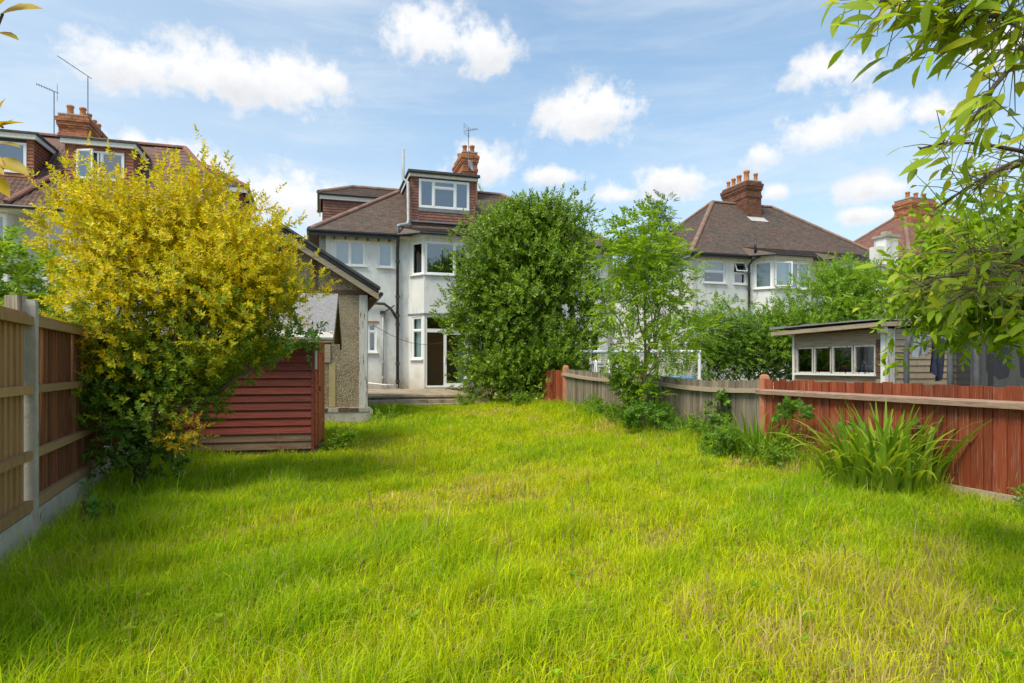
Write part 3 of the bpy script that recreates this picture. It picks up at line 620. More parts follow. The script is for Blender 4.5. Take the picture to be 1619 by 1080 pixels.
def patio():
    p = thing('patio', 'raised concrete patio with two shallow steps down to the lawn', 'patio', (-7.41, 24.31, 0), 17)
    r = random.Random(2)
    MB().box(1.35, 4.75, -6.2, -.45, .0, .50).build('base', 'slab', p); MB().box(1.35, 12.0, -.95+.6, -.02, .0, .5).build('base', 'slab', p)
    u = 1.35
    nu, nv = 6, 8
    for i in range(nu):
        for j in range(nv):
            x0 = 1.35+i*3.4/nu; x1 = x0+3.4/nu-.012; y1 = -.75-j*5.5/nv; y0 = y1-5.5/nv+.012; z = .56+r.uniform(-.006,.006)
            MB().box(x0, x1, y0-(.06 if j == nv-1 else 0), y1, .502, z).build('paving_slab', 'slab', p)
    for k in range(4):
        x0 = 1.2+k*.95
        for q, (z0, z1, v0) in enumerate(((.30,.44,-6.62),(.16,.32,-7.0))):
            j = r.uniform(-.03,.03); MB().box(x0+q*.08, x0+q*.08+.93, v0+j, -6.21+(-.42*q), z0-.15, z1+r.uniform(-.01,.01)).build('step_block', 'slab', p)
patio()

# ---------------------------------------------------------------- right-hand house
def right_house():
    h = thing('semi_detached_house', 'white rendered house with plain hip roof and tall dark chimney beyond the shrubs', 'house', (8.29, 29.0, 0), 17)
    W, D, EZ = 11.6, 8.0, 6.6
    holes = [(.573,1.763,5.30,6.36),(2.213,2.912,5.30,6.38),(3.45,6.35,4.9,6.4),(7.35,9.3,4.9,6.4)]
    wall(h, 'rear_wall', (0,0), (W,0), .2, EZ, holes, 'render_b'); shell(h, 0, W, D, .2, EZ)
    window(h, (.573,0), 0, 1.19, 1.06, 5.30, (1,), {0:.48}, blind=(.5,'blindw')); w2 = window(h, (2.213,0), 0, .699, 1.08, 5.30, (1,), {0:.5}, opened=((0,1),))
    cs = MB(); 
    for x0,x1,z0,z1 in ((0,.6,-.48,-.43),(0,.6,-.05,0),(0,.05,-.43,-.05),(.55,.6,-.43,-.05)): cs.box(x0,x1,0,.04,z0,z1)
    c = cs.build('casement', 'upvc', w2); c.location = (.05,.04,1.04); c.rotation_euler = (R(-24),0,0); MB().box(.05,.55,.018,.024,-.43,-.05).build('pane_glass', 'glass', w2).matrix_local = Matrix.Translation((.05,.04,1.04)) @ Matrix.Rotation(R(-24),4,'X')
    for k, (a, b, c_, d) in enumerate(((3.2,3.85,5.95,6.6),(7.1,7.6,9.0,9.5))):
        f = -.7; cl = math.hypot(b-a, f); ca = math.degrees(math.atan2(f, b-a)); L = c_-b
        wall(h, 'bay_wall', (a,0), (b,f), 2.6 if k == 0 else .2, 6.5, [(.12,cl-.06,5.1,6.36)], 'render_b', .14); window(h, (a+.12*math.cos(R(ca)), .12*math.sin(R(ca))), ca, cl-.18, 1.26, 5.1, (1,), set_=.02, glass='glass_b', blind=(.97,'blindw'))
        wall(h, 'bay_wall', (b,f), (c_,f), 2.6 if k == 0 else .2, 6.5, [(.04,L-.04,5.1,6.36)], 'render_b', .14)
        wn = window(h, (b+.04,f), 0, L-.08, 1.26, 5.1, (1.2,.7,.9), set_=.02, opened=((0,0),) if k == 0 else (), blind=(.9,'blindw'))
        if k == 0:
            cs = MB()
            for x0,x1,z0,z1 in ((0,.74,0,.05),(0,.74,1.08,1.13),(0,.05,.05,1.08),(.69,.74,.05,1.08)): cs.box(x0,x1,-.02,.02,z0,z1)
            o = cs.build('casement', 'upvc', wn); o.location = (.06,.0,.06); o.rotation_euler = (0,0,R(-38)); g = MB().box(.05,.69,-.004,.004,.05,1.08).build('pane', 'glass', wn); g.location = (.06,0,.06); g.rotation_euler = (0,0,R(-38))
        wall(h, 'bay_wall', (c_,f), (d,0), 2.6 if k == 0 else .2, 6.5, [], 'render_b', .14)
        MB().prism([(a-.1,0),(b-.05,f-.12),(c_+.05,f-.12),(d+.1,0)], 'z', 6.46, 6.60).build('bay_fascia', 'paintw', h)
        br = MB().add([(a-.4,-.28,6.64),(b-.15,f-.28,6.66),(c_+.15,f-.28,6.66),(d+.4,-.28,6.64),(a-.4,.3,7.12),(d+.4,.3,7.12)], [(0,1,4),(1,2,5,4),(2,3,5),(0,4,5,3),(0,3,2,1)]).build('bay_roof', 'tile_r', h)
        hh = math.hypot(1.28,.46); T = MB(); tiles(T, (b-.15,f-.28,6.665), (1,0,0), (0,1.28,.46), lambda s: (-(b-a+.2)*s/hh, (c_-b+.3)+(d-c_+.2)*s/hh), hh, seed=60+k); raw(T, 'roof_tiles', 'tile_r', br, 'stuff')
        MB().tube([(a-.45,-.34,6.6),(b-.15,f-.33,6.6),(c_+.15,f-.33,6.6),(d+.4,-.34,6.6)], .055, 8).build('gutter', 'black', h)
    if True: MB().prism([(3.2,0),(3.85,-.7),(5.95,-.7),(6.6,0)], 'z', .2, 2.58).build('bay_base', 'render_b', h)
    hip_roof(h, -.3, W+.3, -.3, D+.3, EZ, 3.8, 7.6, 4.0, 10.23, 'tile_r', 'ridge', seed=21, sides='bl')
    MB().box(-.28, 3.0, -.28, -.25, 6.44, 6.61).build('fascia', 'black', h); MB().box(-.28, W+.28, -.24, -.002, 6.52, 6.58).build('soffit', 'paintw', h); MB().box(-.28, -.24, -.2, D, 6.44, 6.6).build('fascia', 'paintw', h)
    gutter(h, (-.35,-.34,6.59), (2.9,-.34,6.59)); gutter(h, (-.35,-.3,6.59), (-.35,8.2,6.59)); gutter(h, (9.8,-.34,6.59), (W+.3,-.34,6.59))
    pipe(h, [(3.08,-.4,7.35),(3.08,-.4,6.75)], .055, 'black', 'vent_pipe'); pipe(h, [(3.3,-.45,6.6),(3.0,-.3,6.4),(2.95,-.12,6.2),(2.95,-.12,.3)], .06, 'blackiron', 'soil_pipe', [(2.95,-.12,z) for z in (5.8,5.1,4.0)])
    pipe(h, [(1.5,-.1,4.6),(2.3,-.1,3.7)], .045, 'blackiron', 'waste_pipe'); pipe(h, [(2.4,-.1,4.1),(2.7,-.1,3.9),(2.92,-.1,3.4)], .055, 'blackiron', 'waste_pipe'); pipe(h, [(6.95,-.08,6.4),(6.95,-.08,.3)], .04, 'greypipe')
    chimney(h, 5.2, 6.12, 3.0, 5.1, 8.9, 11.25, 'brick_d', [(5.42,4.85,.85),(5.42,4.4,.95),(5.44,3.95,1.05),(5.5,3.4,1.25),(5.92,3.2,.9)], seed=5, pot_h=.5)
    MB().add([(5.12,2.9,9.33),(6.2,2.9,9.33),(6.2,2.5,9.02),(5.12,2.5,9.02)], [(0,1,2,3)]).build('lead_flashing', 'dish', h)
    # rendered flue stack on the rear addition
    st = MB().box(10.0, 10.75, -1.2, -.5, .2, 7.75).build('rendered_flue', 'render_b', h); MB().box(9.92, 10.83, -1.28, -.42, 7.75, 7.87).build('cap', 'conc', st); MB().box(10.2, 10.55, -1.0, -.7, 7.87, 8.08).build('flue_pot', 'conc', st)
    MB().box(9.6, 9.99, -1.1, -.6, .2, 7.3).build('flue_shoulder', 'render_b', st); MB().box(9.5, 10.0, -1.2, -.5, 6.3, 6.42).build('ledge', 'conc', st)
right_house()

def far_house():
    h = thing('terraced_house', 'brown roofed house with brick chimney seen past the leaves at right edge', 'house', (19.8, 31.5, 0), 17)
    wall(h, 'rear_wall', (0,0), (11,0), .2, 6.6, [(1.0,2.4,5.2,6.4),(4,6,5.2,6.4)], 'render_b'); shell(h, 0, 11, 8, .2, 6.6); window(h, (1.0,0), 0, 1.4, 1.2, 5.2, (1,1)); window(h, (4,0), 0, 2, 1.2, 5.2, (1,1,1))
    hip_roof(h, -.3, 11.3, -.3, 8.3, 6.6, 4.2, 8.0, 4.0, 10.3, 'tile_h', 'ridge', seed=31, sides='bl')
    chimney(h, 3.6, 5.4, 3.0, 4.1, 8.8, 10.9, 'brick', [(3.9,3.5,1),(4.5,3.5,1),(5.1,3.5,1)], seed=6); gutter(h, (-.3,-.36,6.59), (11.3,-.36,6.59))
far_house()

def street_house():
    h = thing('distant_house', 'far house glimpsed in the gap between the white houses', 'house', (4.2, 56.0, 0), 17)
    wall(h, 'wall', (0,0), (12,0), 0, 6.4, [(1.5,3.2,1.2,2.6),(1.5,3.2,4.2,5.6),(5,6.6,1.2,2.6),(5,6.6,4.2,5.6)], 'render_b'); shell(h, 0, 12, 8, 0, 6.4)
    for u in (1.5, 5.0):
        for z in (1.2, 4.2): window(h, (u,0), 0, 1.7 if u < 2 else 1.6, 1.4, z, (1,1))
    hip_roof(h, -.3, 12.3, -.3, 8.3, 6.4, 4, 8, 4, 9.8, 'tile_h', 'ridge', seed=91, sides='b')
street_house()

# ---------------------------------------------------------------- left-hand house
def left_house():
    h = thing('semi_detached_house', 'house with red tile-hung dormers and big chimney behind the golden shrub', 'house', (-15.12, 21.3, 0), 17)
    EZ = 6.52
    wall(h, 'rear_wall', (-7,0), (5.5,0), .2, EZ, [(-.3+7+.3,8.9,4.6,6.3)], 'render_b'); shell(h, -7, 5.5, 7, .2, EZ)
    for a, b, c, d in ((-.62,-.28,1.55,2.0),(-3.4,-2.95,-1.3,-.95)):
        f = -.7; cl = math.hypot(b-a, f); ca = math.degrees(math.atan2(f, b-a)); L = c-b
        wall(h, 'bay_wall', (a,0), (b,f), .2, 6.42, [(.2,cl-.08,5.0,6.3)], 'render_b', .12); window(h, (a+.2*math.cos(R(ca)), .2*math.sin(R(ca))), ca, cl-.28, 1.3, 5.0, (1,), {0:.3}, set_=.02)
        wall(h, 'bay_wall', (b,f), (c,f), .2, 6.42, [(.04,L-.04,4.95,6.3)], 'render_b', .12); window(h, (b+.04,f), 0, L-.08, 1.35, 4.95, (1.2,1,1), set_=.02, fr=.06)
        wall(h, 'bay_wall', (c,f), (d,0), .2, 6.42, [], 'render_b', .12); MB().prism([(a-.15,0),(b-.1,f-.16),(c+.1,f-.16),(d+.15,0)], 'z', 6.36, 6.50).build('bay_fascia', 'paintw', h)
    # roof: one long garden slope with a ridge-tiled hip over the bay, interlocking tiles
    v0, rv, rz = -.98, 2.8, 10.0; sl = (rz-6.53)/(rv-v0)
    m = MB().add([(-7.3,v0,6.53),(5.8,v0,6.53),(5.8,7.3,6.53),(-7.3,7.3,6.53),(-7.3,rv,rz),(3.2,rv,rz)], [(0,1,5,4),(1,2,5),(2,3,4,5),(3,0,4),(0,3,2,1)]); rf = m.build('roof', 'tile_l', h)
    w, g = .30, .27; mt = MB(); n = 9; vs = []
    for y, dz in ((0,.0),(g*1.12,-.012)):
        for k in range(n):
            t = k/(n-1); vs.append((t*w, y, .03+dz+.018*math.sin(t*4*math.pi)))
    for k in range(n): vs.append((vs[k][0], 0, vs[k][2]-.016))
    mt.add(vs, [(k,k+1,n+k+1,n+k) for k in range(n-1)] + [(2*n+k,2*n+k+1,k+1,k) for k in range(n-1)]); tm = mt.mesh('roof_tile', 'tile_l')
    ang = math.atan(sl); H = math.hypot(rv-v0, rz-6.53); T = MB()
    cnt = 0
    for k in range(int(H/g)):
        s = k*g; vv = v0+s*math.cos(ang); zz = 6.53+s*math.sin(ang)
        for q in range(18):
            x = -3.3+q*w
            if x > 2.0 and k > 5: continue
            if cnt < 290: o = obj('roof_tile', tm, rf); o.location = (x,vv,zz+.004); o.rotation_euler = (ang,0,0); cnt += 1
    tiles(T, (-7.3,v0,6.53), (1,0,0), (0,rv-v0,rz-6.53), lambda s: (0, 3.95), H, g, w, seed=51); tiles(T, (2.15,v0,6.53), (1,0,0), (0,rv-v0,rz-6.53), lambda s: (0, 3.65-2.6*s/H), H, g, w, seed=52)
    raw(T, 'roof_tiles', 'tile_l', rf, 'stuff')
    ridge_run(rf, (-1.22,v0+.02,6.60), (-.30,.72,8.15), 'ridge_l', L=.34); ridge_run(rf, (-7.3,rv,rz), (3.2,rv,rz), 'ridge_l'); ridge_run(rf, (5.8,v0,6.53), (3.2,rv,rz), 'ridge_l')
    gutter(h, (-7.3,v0-.05,6.50), (5.8,v0-.05,6.50), .06); MB().box(-7.2, 5.7, v0+.04, -.002, 6.42, 6.49).build('soffit', 'paintw', h)
    # two dormers
    for a, b, nm, zt, wins in ((-.03,2.02,0,9.02,True),(-3.1,-.95,1,9.04,False)):
        v = .3; d = MB().box(a, b, v+.02, 3.2, 7.0, zt-.003).build('dormer', 'felt', h); zb = 7.55
        if wins: wall(d, 'dormer_front', (a,v), (b,v), 7.3, zt, [(.33,1.78,7.86,8.86)], 'felt', .1); segs = [(a-.01,a+.33,zb,zt),(b-.24,b+.01,zb,zt),(a+.33,b-.24,zb,7.84),(a+.33,b-.24,8.87,zt)]
        else: wall(d, 'dormer_front', (a,v), (b,v), 7.3, zt, [(.3,1.96,7.9,8.92)], 'felt', .1); segs = [(a-.01,a+.3,zb,zt),(b-.19,b+.01,zb,zt),(a+.3,b-.19,zb,7.88)]
        for i, (x0,x1,z0,z1) in enumerate(segs): hang(d, (x0,v-.002), (x1,v-.002), z0, z1, 'tile_hl', seed=70+i)
        hang(d, (b+.002,v-.02), (b+.002,3.1), 7.3, zt, 'tile_hl', seed=77, zl=lambda x: 6.53+(v+x-v0)*sl-.05)
        if wins:
            wn = window(h, (a+.33,v), 0, 1.45, 1.0, 7.86, (.68,.1,.72), set_=-.04, depth=.12, fr=.06, opened=((0,0),(1,0)), sill=False, blind=(.62,'blindw'))
            cs = MB()
            for x0,x1,z0,z1 in ((0,.58,0,.06),(0,.58,.94,1.0),(0,.06,.06,.94),(.52,.58,.06,.94)): cs.box(x0,x1,-.025,.025,z0,z1)
            o = cs.build('casement', 'upvc', wn); o.location = (.03,-.05,.0); o.rotation_euler = (0,0,R(-22)); gl = MB().box(.05,.53,-.004,.004,.05,.95).build('pane', 'glass', wn); gl.location = (.03,-.05,0); gl.rotation_euler = (0,0,R(-22))
        else: window(h, (a+.3,v), 0, 1.66, 1.02, 7.9, (1,1), set_=-.04, depth=.12, fr=.06, sill=False, blind=(.5,'blindw'))
        MB().box(a-.1, b+.12, v-.16, v-.03, zt, zt+.16).build('fascia', 'paintw', d); MB().box(b+.06, b+.12, v-.03, 3.2, zt, zt+.16).build('fascia', 'paintw', d)
        MB().box(a-.16, b+.17, v-.21, 3.25, zt+.162, zt+.23).build('flat_roof', 'felt', d)
    chimney(h, -1.14, -.2, 3.0, 5.4, 8.6, 10.95, 'brick', [(-.85,3.3,1.0),(-.45,3.35,.95),(-.42,3.9,.9),(-.42,4.5,.85),(-.42,5.0,.9)], seed=9, corbel=4)
    aerial(h, (-1.3,3.05,9.8), 2.0, (-.9,-.3), .55, 7, .35, .25, True); aerial(h, (-.33,3.5,10.8), 1.9, (-.95,-.25), 1.1, 12, .1, .55)
    # side dormer at the right end of the roof
    s = MB().box(3.0, 5.3, 2.6, 6.0, 6.8, 8.42).build('side_dormer', 'felt', h); hang(s, (3.2,2.598), (5.31,2.598), 7.0, 8.4, 'tile_hl', seed=80); hang(s, (5.302,2.6), (5.302,6.0), 6.8, 8.4, 'tile_hl', seed=81)
    MB().box(3.0, 5.5, 2.42, 2.47, 8.36, 8.56).build('fascia', 'paintw', s); MB().box(5.44, 5.5, 2.47, 6.1, 8.36, 8.56).build('fascia', 'paintw', s); gutter(s, (5.55,2.38,8.56), (5.55,6.2,8.56), .05)
    hip_roof(h, .5, 5.5, 2.4, 6.2, 8.57, .5, 3.6, 4.3, 9.85, 'tile', 'ridge_l', seed=55, sides='br')
left_house()

# ---------------------------------------------------------------- garage and red shed
def garage():
    g = thing('garage', 'pebbledash garage with timbered gable and dark barge boards beside the red shed', 'garage', (-3.3, 14.5, 0), 17)
    W, D, e, ap = 3.75, 4.4, 3.18, 4.34; c = -W/2; z0 = gz(-4,15)-.1
    MB().prism([(-W,.50),(0,.50),(0,e),(c,ap-.03),(-W,e)], 'y', 0, .2).build('gable_wall', 'pebble', g)
    MB().box(-.2, -.001, .201, D, .4, e).build('side_wall', 'pebble', g); MB().box(-W+.001, -W+.2, .201, D, .4, e).build('side_wall', 'pebble', g); MB().prism([(-W,.4),(0,.4),(0,e),(c,ap-.03),(-W,e)], 'y', D, D+.2).build('gable_wall', 'pebble', g)
    MB().prism([(-W-.05,z0),(.14,z0),(.10,.44),(.03,.50),(-W-.05,.50)], 'y', -.07, .12).build('plinth', 'conc', g); MB().box(-.1, .09, .121, D+.2, z0, .47).build('plinth', 'conc', g)
    r = random.Random(3)
    for k in range(7): x = -1.55+k*.225; MB().box(x, x+.21, -.085, -.02, .40, .50+r.uniform(-.02,.01)).build('brick', 'brown' if k % 3 else 'conc', g)
    MB().box(-W-.02, -.01, -.03, .0, 3.06, 3.16).build('tie_beam', 'brown', g)
    for x in (c-.05,-1.22,-2.5): MB().box(x, x+.11, -.032, .0, 3.162, ap-.10-abs(x+.05-c)*.63).build('gable_stud', 'brown', g)
    MB().box(-.20, -.015, -.045, .0, .5, 3.055).build('corner_post', 'barev', g); MB().box(-1.02, -.83, -.03, .0, 1.52, 2.2).build('window_shutter', 'bare', g); MB().box(-.86, -.72, -.012, .0, .52, 1.5).build('render_strip', pm('sandy_strip', (.36,.28,.13), (.42,.33,.17), 6, .9, .2, 40), g)
    rise = (ap-e)/(W/2); o = .22; ez = e-o*rise+.05
    for s in (-1, 1):
        x0 = c+s*(W/2+o); P = [(x0,ez),(c,ap+.05),(c,ap+.13),(x0,ez+.08)]
        MB().prism(P, 'y', -.27, D+.5).build('roof_slope', 'felt', g)
        Q = [(x0-s*.0,ez-.16),(c,ap-.11),(c,ap+.03),(x0,ez-.02)]
        MB().prism(Q, 'y', -.25, -.21).build('barge_board', 'bare', g); MB().prism([(a,b+.14+.02) for a,b in [(x0+s*.03,ez-.10),(c,ap-.02),(c,ap+.04),(x0+s*.03,ez-.03)]], 'y', -.33, -.20).build('verge_trim', 'felt', g)
        MB().box(min(x0,x0-s*.2), max(x0,x0-s*.2), -.19, D+.4, ez-.13, ez-.10).build('soffit', 'brown', g)
    for k in range(7):
        t = k/7; x0 = c+(W/2+o)*t; x1 = c+(W/2+o)*(t+1/7)-.012; za = ap+.145-(x0-c)*rise*(1); zb = ap+.145-(x1-c)*rise
        MB().prism([(x0,za),(x1,zb),(x1,zb+.035),(x0,za+.035)], 'y', -.32, -.05).build('verge_tile', 'felt', g)
    gutter(g, (.28,-.2,ez-.02), (.28,D+.4,ez-.02), .05)
garage()

def red_shed():
    s = thing('garden_shed', 'dark red timber shed with grey felt roof and orange door by the golden shrub', 'shed', (-3.12, 9.95, 0), 12)
    W, D, e, zr, z0 = 2.35, 1.75, 2.0, 2.62, .06; r = random.Random(8)
    # weatherboards of the wall facing the lawn
    n = 15; hb = (e-.16)/n
    for k in range(n):
        z = .14+k*hb; mat = 'shed' if k > 1 else 'bared'; j = r.uniform(-.003,.003)
        MB().prism([(0-.030+j,z),(.012,z),(.012,z+hb+.012),(-.006,z+hb+.012)], 'x', -W, -.035).build('weatherboard', mat, s)
    MB().box(-.034, .012, -.034, .04, .10, e).build('corner_strip', 'shed', s); MB().box(-W, -.0, .014, .05, .1, e).build('frame_panel', 'brown', s)
    # door end
    for k in range(7): z = .16+k*.17; MB().prism([(.014,z),(.030,z),(.016,z+.175),(.014,z+.175)], 'y', .045, .40).build('weatherboard', 'shed_o', s)
    MB().box(-.04, .012, .05, D-.002, .1, e+.02).build('end_panel', 'brown', s)
    for k in range(5): y = .47+k*.15; MB().box(.014, .034+r.uniform(0,.004), y, y+.147, .16, 1.94).build('door_board', 'shed_o', s)
    for z in (.45, 1.65): MB().box(.0355, .05, .48, 1.2, z, z+.09).build('door_ledge', 'shed_o', s)
    MB().box(.0355, .06, .50, .53, 1.02, 1.10).build('door_bolt', 'blackiron', s); MB().box(.013, .045, .40, .465, .1, 1.98).build('door_frame', 'shed_o', s); MB().box(.013, .045, 1.23, 1.30, .1, 1.98).build('door_frame', 'shed_o', s)
    MB().box(.0135, .022, .06, .395, 1.38, 1.92).build('window_pane', 'dish', s)
    for k in range(3): y = 1.31+k*.145; MB().box(.014, .03, y, y+.142, .14, 1.95).build('end_board', 'shed_o', s)
    MB().box(-W, -.04, D, D+.04, .1, e).build('rear_panel', 'brown', s); MB().box(-W-.04, -W-.001, 0, D, .1, e).build('end_panel', 'brown', s)
    MB().prism([(.0,e),(D,e),(D/2,zr-.06)], 'x', -.04, .01).build('gable_panel', 'brown', s); MB().box(-W, 0, .05, D, .02, .098).build('floor', 'bare', s)
    # felt roof, battered eaves board, verge
    oh = .26; k = (zr-e)/(D/2); za = e-oh*k+.03; ov = .32
    for a, b in ((-oh, D/2), (D+oh, D/2)):
        MB().prism([(a,za),(b,zr+.03),(b,zr+.055),(a,za+.025)], 'x', -W-.15, ov).build('roof_sheet', 'feltg', s)
    r = random.Random(5); x = -W-.15
    while x < ov-.01:
        x1 = min(x+.16+r.random()*.1, ov); zz = za+.01+r.uniform(-.008,.008)
        MB().prism([(-oh-.02,zz-.01),(-oh+.13,zz+.10),(-oh+.13,zz+.125),(-oh-.025,zz+.022)], 'x', x, x1-.006).build('eaves_felt_flap', 'barev', s); x = x1
    MB().box(-W-.12, ov-.02, -oh-.01, -oh+.02, za-.05, za-.003).build('eaves_board', 'bare', s)
    for a, b in ((-oh, D/2), (D+oh, D/2)): MB().prism([(a,za-.10),(b,zr-.09),(b,zr+.025),(a,za-.005)], 'x', ov-.03, ov).build('verge_board', 'brown' if a > 0 else 'bare', s)
red_shed()

# ---------------------------------------------------------------- fences
def board_mesh(mat, w, h, t0=.018, t1=.008, name='board', top=.0):
    return MB().add([(0,0,0),(w,0,0),(w,-t1,0),(0,-t0,0),(0,0,h),(w,0,h+top),(w,-t1,h+top),(0,-t0,h)], [(0,3,2,1),(4,5,6,7),(0,1,5,4),(1,2,6,5),(2,3,7,6),(3,0,4,7)]).mesh(name, mat)
def run_boards(parent, A, B, zb, ht, meshes, bw, side, seed, jit=.012, bow=None):
    """upright boards along A-B; zb(t), ht(t) bottom and height; side = +1/-1 which way the boards face"""
    r = random.Random(seed); A = Vector((*A,0)); B = Vector((*B,0)); L = (B-A).length; d = (B-A)/L; nrm = Vector((d.y,-d.x,0))*side; ang = math.atan2(d.y, d.x); x = 0
    while x < L-.02:
        t = (x+bw/2)/L; m = r.choice(meshes); o = obj('board', m, parent); off = bow(t) if bow else 0
        p = A + d*x + nrm*(.02+r.uniform(0,.006)+off); o.location = (p.x, p.y, zb(t)); w = bw*1.08 if x+bw*1.08 < L else (L-x)
        if side > 0: o.rotation_euler = (0, r.gauss(0,.006), ang); o.scale = (w, 1, ht(t)+r.uniform(-jit,jit))
        else:
            q = p + d*w; o.location = (q.x, q.y, zb(t)); o.rotation_euler = (0, r.gauss(0,.006), ang+math.pi); o.scale = (w, 1, ht(t)+r.uniform(-jit,jit))
        x += bw
def left_fence():
    d = Vector((-.389,.921)); P1 = Vector((-3.84,5.05)); P0 = P1-d*3.0; P2 = P1+d*3.05; P3 = P2+d*3.0; P4 = P3+d*3.0
    pale = thing('fence', 'tan closeboard fence panel nearest the camera at left edge', 'fence', (*P0,0)); pale.location = (0,0,0)
    dark = thing('fence', 'stained brown closeboard fence with concrete post beside the golden shrub', 'fence')
    n = Vector((d.y,-d.x))   # towards the lawn
    for root, segs, mb, mr, sd_ in ((pale, [(P0,P1)], 'wood_l', 'wood_l', 1), (dark, [(P1,P2),(P2,P3),(P3,P4)], 'wood_d', 'rail_l', 2)):
        bm = [board_mesh(mb, 1, 1, .024, .006) for _ in range(1)]
        for i, (a, b) in enumerate(segs):
            a2 = a+d*.06; b2 = b-d*.06; g = lambda t: gz(*(a2.lerp(b2,t)))
            # rails stand on the lawn side, boards behind them
            run_boards(root, a2-n*.06, b2-n*.06, lambda t: g(t)+.30, lambda t: 1.53, bm, .105 if root is dark else .125, 1, 10*sd_+i)
            for z, w_, h_ in ((1.80,.06,.07),(1.26,.05,.065),(.74,.05,.065),(.345,.05,.08)):
                p = a2+n*.005; q = b2+n*.005; MB().bar((p.x,p.y,g(0)+z), (q.x,q.y,g(1)+z), w_, h_).build('rail', mr, root)
            p = a2-n*.0; q = b2-n*.0; MB().bar((p.x,p.y,g(0)+.135), (q.x,q.y,g(1)+.135), .05, .31).build('gravel_board', 'conc', root)
            p = a2-n*.05; q = b2-n*.05; MB().bar((p.x,p.y,g(0)+1.855), (q.x,q.y,g(1)+1.855), .07, .03).build('capping', mr, root)
        for p in ([P1,P2,P3] if root is dark else [P0]):
            z = gz(*p); m = MB(); m.lathe([(.058,z-.3),(.058,z+1.93),(.047,z+1.975)], 4); o = m.build('post', 'conc', root); o.location = (p.x,p.y,0); o.rotation_euler = (0,0,math.atan2(d.y,d.x)+math.pi/4)
    # timber stub fixed behind the post
    q = P1-n*.09-d*.03; MB().box(q.x-.05,q.x+.05,q.y-.05,q.y+.05,1.3,1.98).build('post_stub', 'grey', dark)
left_fence()
A_ = (3.95,10.0); M_ = (2.78,13.6); B_ = (1.47,17.5)
def right_fences():
    red = thing('fence', 'worn red painted closeboard fence in front of the summerhouse', 'fence'); E1 = (5.06,6.63); E2 = (6.2,3.2)
    bm = [board_mesh('red', 1, 1, .006, .026)]
    for i, (a, b) in enumerate(((A_,E1),(E1,E2))):
        run_boards(red, a, b, lambda t: .10, lambda t: 1.12, bm, .138, -1 if False else 1, 30+i, .015)
    d = (Vector(E2)-Vector(A_)).normalized(); n = Vector((d.y,-d.x))
    for a, b in ((A_,E1),(E1,E2)):
        a = Vector(a)+n*.065; b = Vector(b)+n*.065
        MB().prism([(0,-.04),(.06,-.035),(.06,.02),(0,.045)], 'x', 0, (b-a).length).build('rail', 'rail_r', red).matrix_local = Matrix.Translation((a.x,a.y,1.03)) @ Matrix.Rotation(math.atan2(b.y-a.y,b.x-a.x),4,'Z') @ Matrix.Rotation(math.pi,4,'Z') @ Matrix.Translation((-(b-a).length,0,0))
        MB().bar((a.x,a.y,.05), (b.x,b.y,.05), .03, .13).build('gravel_board', 'rail_g', red)
    grey = thing('fence', 'weathered grey closeboard fence sagging behind the young tree', 'fence')
    bg = [board_mesh('grey', 1, 1, .006, .024)]
    top = lambda t: 1.21+.175*t - .07*math.sin(math.pi*((t*2) % 1.0))
    for i, (a, b, t0) in enumerate(((A_,M_,0),(M_,B_,.5))):
        f = lambda t, t0=t0: t0+t*.5
        a2 = Vector(a); b2 = Vector(b); dd = (b2-a2).normalized(); n = Vector((dd.y,-dd.x))*-1
        bow = lambda t: -.10*math.sin(math.pi*t)
        run_boards(grey, b, a, lambda t: gz(*b2.lerp(a2,t))-.03, lambda t: top(f(1-t))-gz(*b2.lerp(a2,t))+.03, bg, .10, 1, 50+i, .012, lambda t: -bow(t)*-1)
        pts = []
        for k in range(9):
            t = k/8; p = b2.lerp(a2,t) + Vector(((a2-b2).normalized().y, -(a2-b2).normalized().x))*(.075+bow(t)); pts.append(Vector((p.x,p.y,top(f(1-t))-.165)))
        m = MB()
        for p, q in zip(pts[:-1], pts[1:]): m.bar(p, q+(q-p)*.01, .07, .075)
        m.build('rail', 'rail_g', grey)
    bt = [board_mesh('red', 1, 1, .006, .024)]
    run_boards(red, (.95,19.0), B_, lambda t: .22, lambda t: 1.1, bt, .125, 1, 90)
    posts = [(A_,1.30,red),(B_,1.46,grey),(M_,1.28,grey)]
    for (x,y), z, root in posts:
        g = gz(x,y); MB().lathe([(.105,g-.3),(.105,z-.06),(.09,z-.02),(.05,z)], 4).build('post', 'redp', root).matrix_local = Matrix.Translation((x+.02,y-.05,0)) @ Matrix.Rotation(R(45-20),4,'Z')
right_fences()

